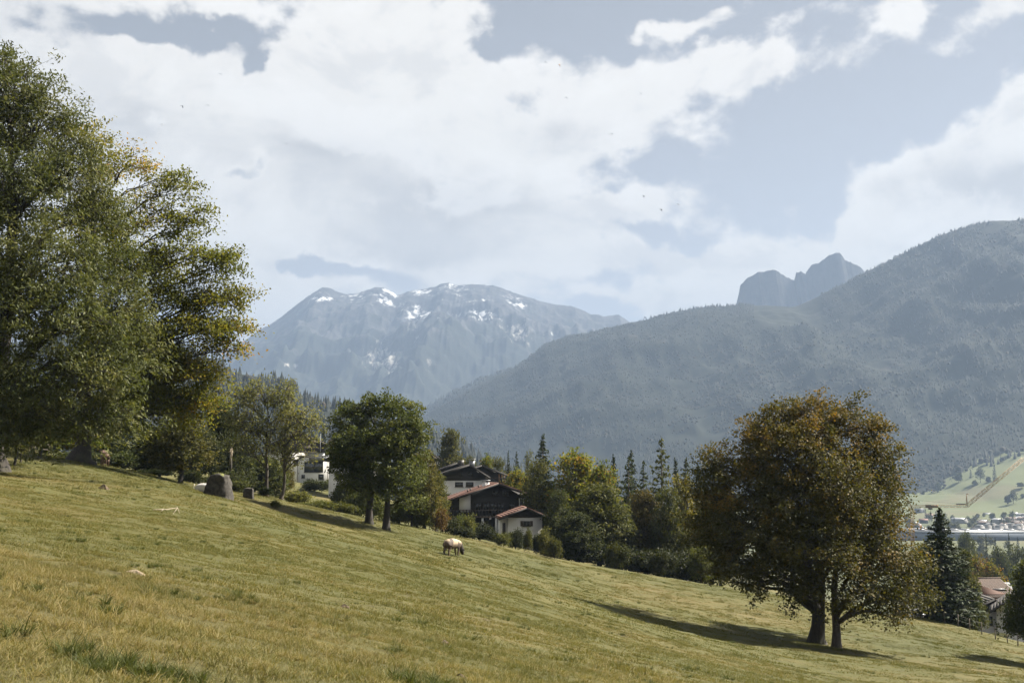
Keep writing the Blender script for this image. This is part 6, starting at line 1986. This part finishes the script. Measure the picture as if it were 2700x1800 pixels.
def scatter(name, sources, pts, rot, scl, idx, label=None):
    me = bpy.data.meshes.new(name)
    me.vertices.add(len(pts))
    me.vertices.foreach_set('co', np.asarray(pts, np.float32).ravel())
    for nm, arr in (('rot', rot), ('scl', scl)):
        at_ = me.attributes.new(nm, 'FLOAT_VECTOR', 'POINT')
        at_.data.foreach_set('vector', np.asarray(arr, np.float32).ravel())
    at_ = me.attributes.new('pick', 'INT', 'POINT')
    at_.data.foreach_set('value', np.asarray(idx, np.int32))
    o = link(name, me)
    ng = bpy.data.node_groups.new(name, 'GeometryNodeTree')
    ng.interface.new_socket('Geometry', in_out='INPUT', socket_type='NodeSocketGeometry')
    ng.interface.new_socket('Geometry', in_out='OUTPUT', socket_type='NodeSocketGeometry')
    N = ng.nodes
    gi, go = N.new('NodeGroupInput'), N.new('NodeGroupOutput')
    jn = N.new('GeometryNodeJoinGeometry')
    for s_ in reversed(sources):
        oi = N.new('GeometryNodeObjectInfo')
        oi.inputs['Object'].default_value = s_
        oi.inputs['As Instance'].default_value = False
        g2 = N.new('GeometryNodeGeometryToInstance')
        ng.links.new(oi.outputs['Geometry'], g2.inputs[0])
        ng.links.new(g2.outputs[0], jn.inputs[0])
    ip = N.new('GeometryNodeInstanceOnPoints')
    ip.inputs['Pick Instance'].default_value = True
    ng.links.new(gi.outputs[0], ip.inputs['Points'])
    ng.links.new(jn.outputs[0], ip.inputs['Instance'])
    for nm, typ, sock in (('rot', 'FLOAT_VECTOR', 'Rotation'), ('scl', 'FLOAT_VECTOR', 'Scale'), ('pick', 'INT', 'Instance Index')):
        na = N.new('GeometryNodeInputNamedAttribute')
        na.data_type = typ
        na.inputs['Name'].default_value = nm
        ng.links.new(na.outputs['Attribute'], ip.inputs[sock])
    ng.links.new(ip.outputs[0], go.inputs[0])
    md = o.modifiers.new('scatter', 'NODES')
    md.node_group = ng
    return tag(o, kind='stuff')


def grass_ring(name, r0, r1, cell, srcs, seed, az_max=0.56, thin=None, jitter=0.5, weights=None, smin=0.85, smax=1.2):
    rs_ = np.random.default_rng(seed)
    xs_ = np.arange(-r1 * 0.55, r1 * 0.55, cell)
    ys_ = np.arange(2.0, r1, cell)
    X, Yq = np.meshgrid(xs_, ys_)
    X, Yq = X.ravel() + rs_.uniform(-jitter, jitter, X.size) * cell, Yq.ravel() + rs_.uniform(-jitter, jitter, X.size) * cell
    r = np.hypot(X, Yq)
    k = (r >= r0) & (r < r1) & (np.abs(np.arctan2(X, Yq)) < az_max)
    # beyond the meadow's rim there are gardens, not pasture
    rim = np.interp(X / np.maximum(Yq, 1), [-0.55, -0.38, -0.3, -0.2, 0.0, 0.19, 0.37, 0.48], [104, 108, 106, 119, 122, 120, 114, 101])
    k &= Yq < rim
    if thin is not None: k &= rs_.uniform(0, 1, X.size) < thin(X, Yq)
    X, Yq = X[k], Yq[k]
    Z = surf(X, Yq)
    e = 0.25 if r1 < 60 else 0.8
    sx = (surf(X + e, Yq) - surf(X - e, Yq)) / (2 * e)
    sy = (surf(X, Yq + e) - surf(X, Yq - e)) / (2 * e)
    n = len(X)
    yaw = rs_.uniform(0, 6.283, n)
    # tilt the patch onto the slope: euler XYZ built from the slope in the patch's own turned frame
    gxr = sx * np.cos(yaw) + sy * np.sin(yaw)
    gyr = -sx * np.sin(yaw) + sy * np.cos(yaw)
    rot = np.stack([np.arctan(gyr), -np.arctan(gxr), yaw], -1)
    s_ = rs_.uniform(smin, smax, n)
    hv = s_ * (0.75 + 0.7 * fbm(X / 2.2, Yq / 1.6, 19, 3))
    idx = rs_.choice(len(srcs), n, p=weights)
    return scatter(name, srcs, np.stack([X, Yq, Z], -1), rot, np.stack([s_, s_, hv], -1), idx)


def src(me):
    return bpy.data.objects.new('grass_blades', me)


near = [src(blade_patch(1, 0.62, 640, 0.055, 0.006, 0.95, (0.38, 0.22))), src(blade_patch(2, 0.62, 560, 0.075, 0.006, 1.1, (0.62, 0.22))), src(blade_patch(3, 0.62, 560, 0.08, 0.006, 0.9, (0.45, 0.25), 14)), src(blade_patch(4, 0.62, 420, 0.12, 0.0055, 1.15, (0.78, 0.16), 9))]
midp = [src(blade_patch(5, 1.3, 900, 0.055, 0.012, 1.0, (0.40, 0.22))), src(blade_patch(6, 1.3, 800, 0.07, 0.012, 1.1, (0.60, 0.22), 40)), src(blade_patch(7, 1.3, 640, 0.09, 0.012, 0.9, (0.42, 0.25), 26))]
farp = [src(blade_patch(8, 2.8, 950, 0.06, 0.028, 1.0, (0.42, 0.22))), src(blade_patch(9, 2.8, 850, 0.07, 0.028, 1.1, (0.58, 0.22), 60)), src(blade_patch(10, 2.8, 620, 0.10, 0.028, 0.9, (0.4, 0.25), 36))]
grass_ring('grass', 4.5, 24, 0.42, near, 11, 0.6, None, 0.5, [0.3, 0.28, 0.24, 0.18])
grass_ring('meadow_grass', 24, 58, 0.95, midp, 12, 0.52, None, 0.5, [0.42, 0.32, 0.26])
grass_ring('distant_grass', 58, 124, 2.1, farp, 13, 0.52, None, 0.5, [0.42, 0.32, 0.26])
# long straw in the left foreground, dark green tufts where the cattle leave it, weeds at the rim
straw = [src(blade_patch(21, 0.7, 300, 0.17, 0.005, 1.25, (0.78, 0.14), 7, 0.4)), src(blade_patch(22, 0.7, 260, 0.13, 0.0055, 1.15, (0.66, 0.2), 6, 0.4))]
grass_ring('dry_grass', 5, 26, 0.6, straw, 14, 0.6, lambda x, y: np.clip(sstep(x + fbm(x, y, 33, 2) * 6, 3.2, -3.0) * sstep(y, 24, 12) * 0.8 + 0.06, 0, 1) * (fbm(x / 1.3, y / 1.1, 35, 3) > 0.42))
tf = []
for q in range(2):
    me = blade_patch(30 + q, 0.5, 260, 0.17, 0.008, 0.85, (0.35, 0.25), 5, 0.35)
    me.materials.clear()
    me.materials.append(M['blade_dark'])
    tf.append(src(me))
rs = np.random.default_rng(99)
spots = []
for (px, Y, n, sx_, sy_) in [(240, 10.0, 14, 0.55, 0.25), (330, 9.6, 8, 0.4, 0.2), (1190, 13.8, 9, 0.5, 0.25), (1330, 13.6, 9, 0.55, 0.25), (480, 19, 6, 0.6, 0.4), (90, 15, 6, 0.7, 0.4), (820, 22, 6, 0.8, 0.5), (2050, 27, 4, 0.5, 0.3), (60, 30, 6, 1.5, 0.8), (1560, 15.5, 4, 0.5, 0.3)]:
    p = place(px, Y)
    for _ in range(n):
        spots.append((p[0] + rs.normal(0, sx_), p[1] + rs.normal(0, sy_), rs.uniform(0.55, 1.15)))
for _ in range(800):
    Y = rs.uniform(16, 112) ** 1.0
    x = rs.uniform(-0.47, 0.47) * Y
    if fbm(x / 5, Y / 4, 44, 2) > 0.44:
        spots.append((x, Y, rs.uniform(0.25, 0.7) * (1 + Y / 130)))
spots = np.array(spots)
rim = np.interp(spots[:, 0] / spots[:, 1], [-0.55, -0.38, -0.3, -0.2, 0.0, 0.19, 0.37, 0.48], [98, 102, 100, 112, 116, 114, 108, 96])
spots = spots[spots[:, 1] < rim]
zz = surf(spots[:, 0], spots[:, 1])
scatter('grass_tufts', tf, np.c_[spots[:, :2], zz], np.c_[np.zeros((len(spots), 2)), rs.uniform(0, 6.28, len(spots))], np.repeat(spots[:, 2:3], 3, 1) * np.array([1, 1, 0.8]), rs.integers(0, 2, len(spots)))
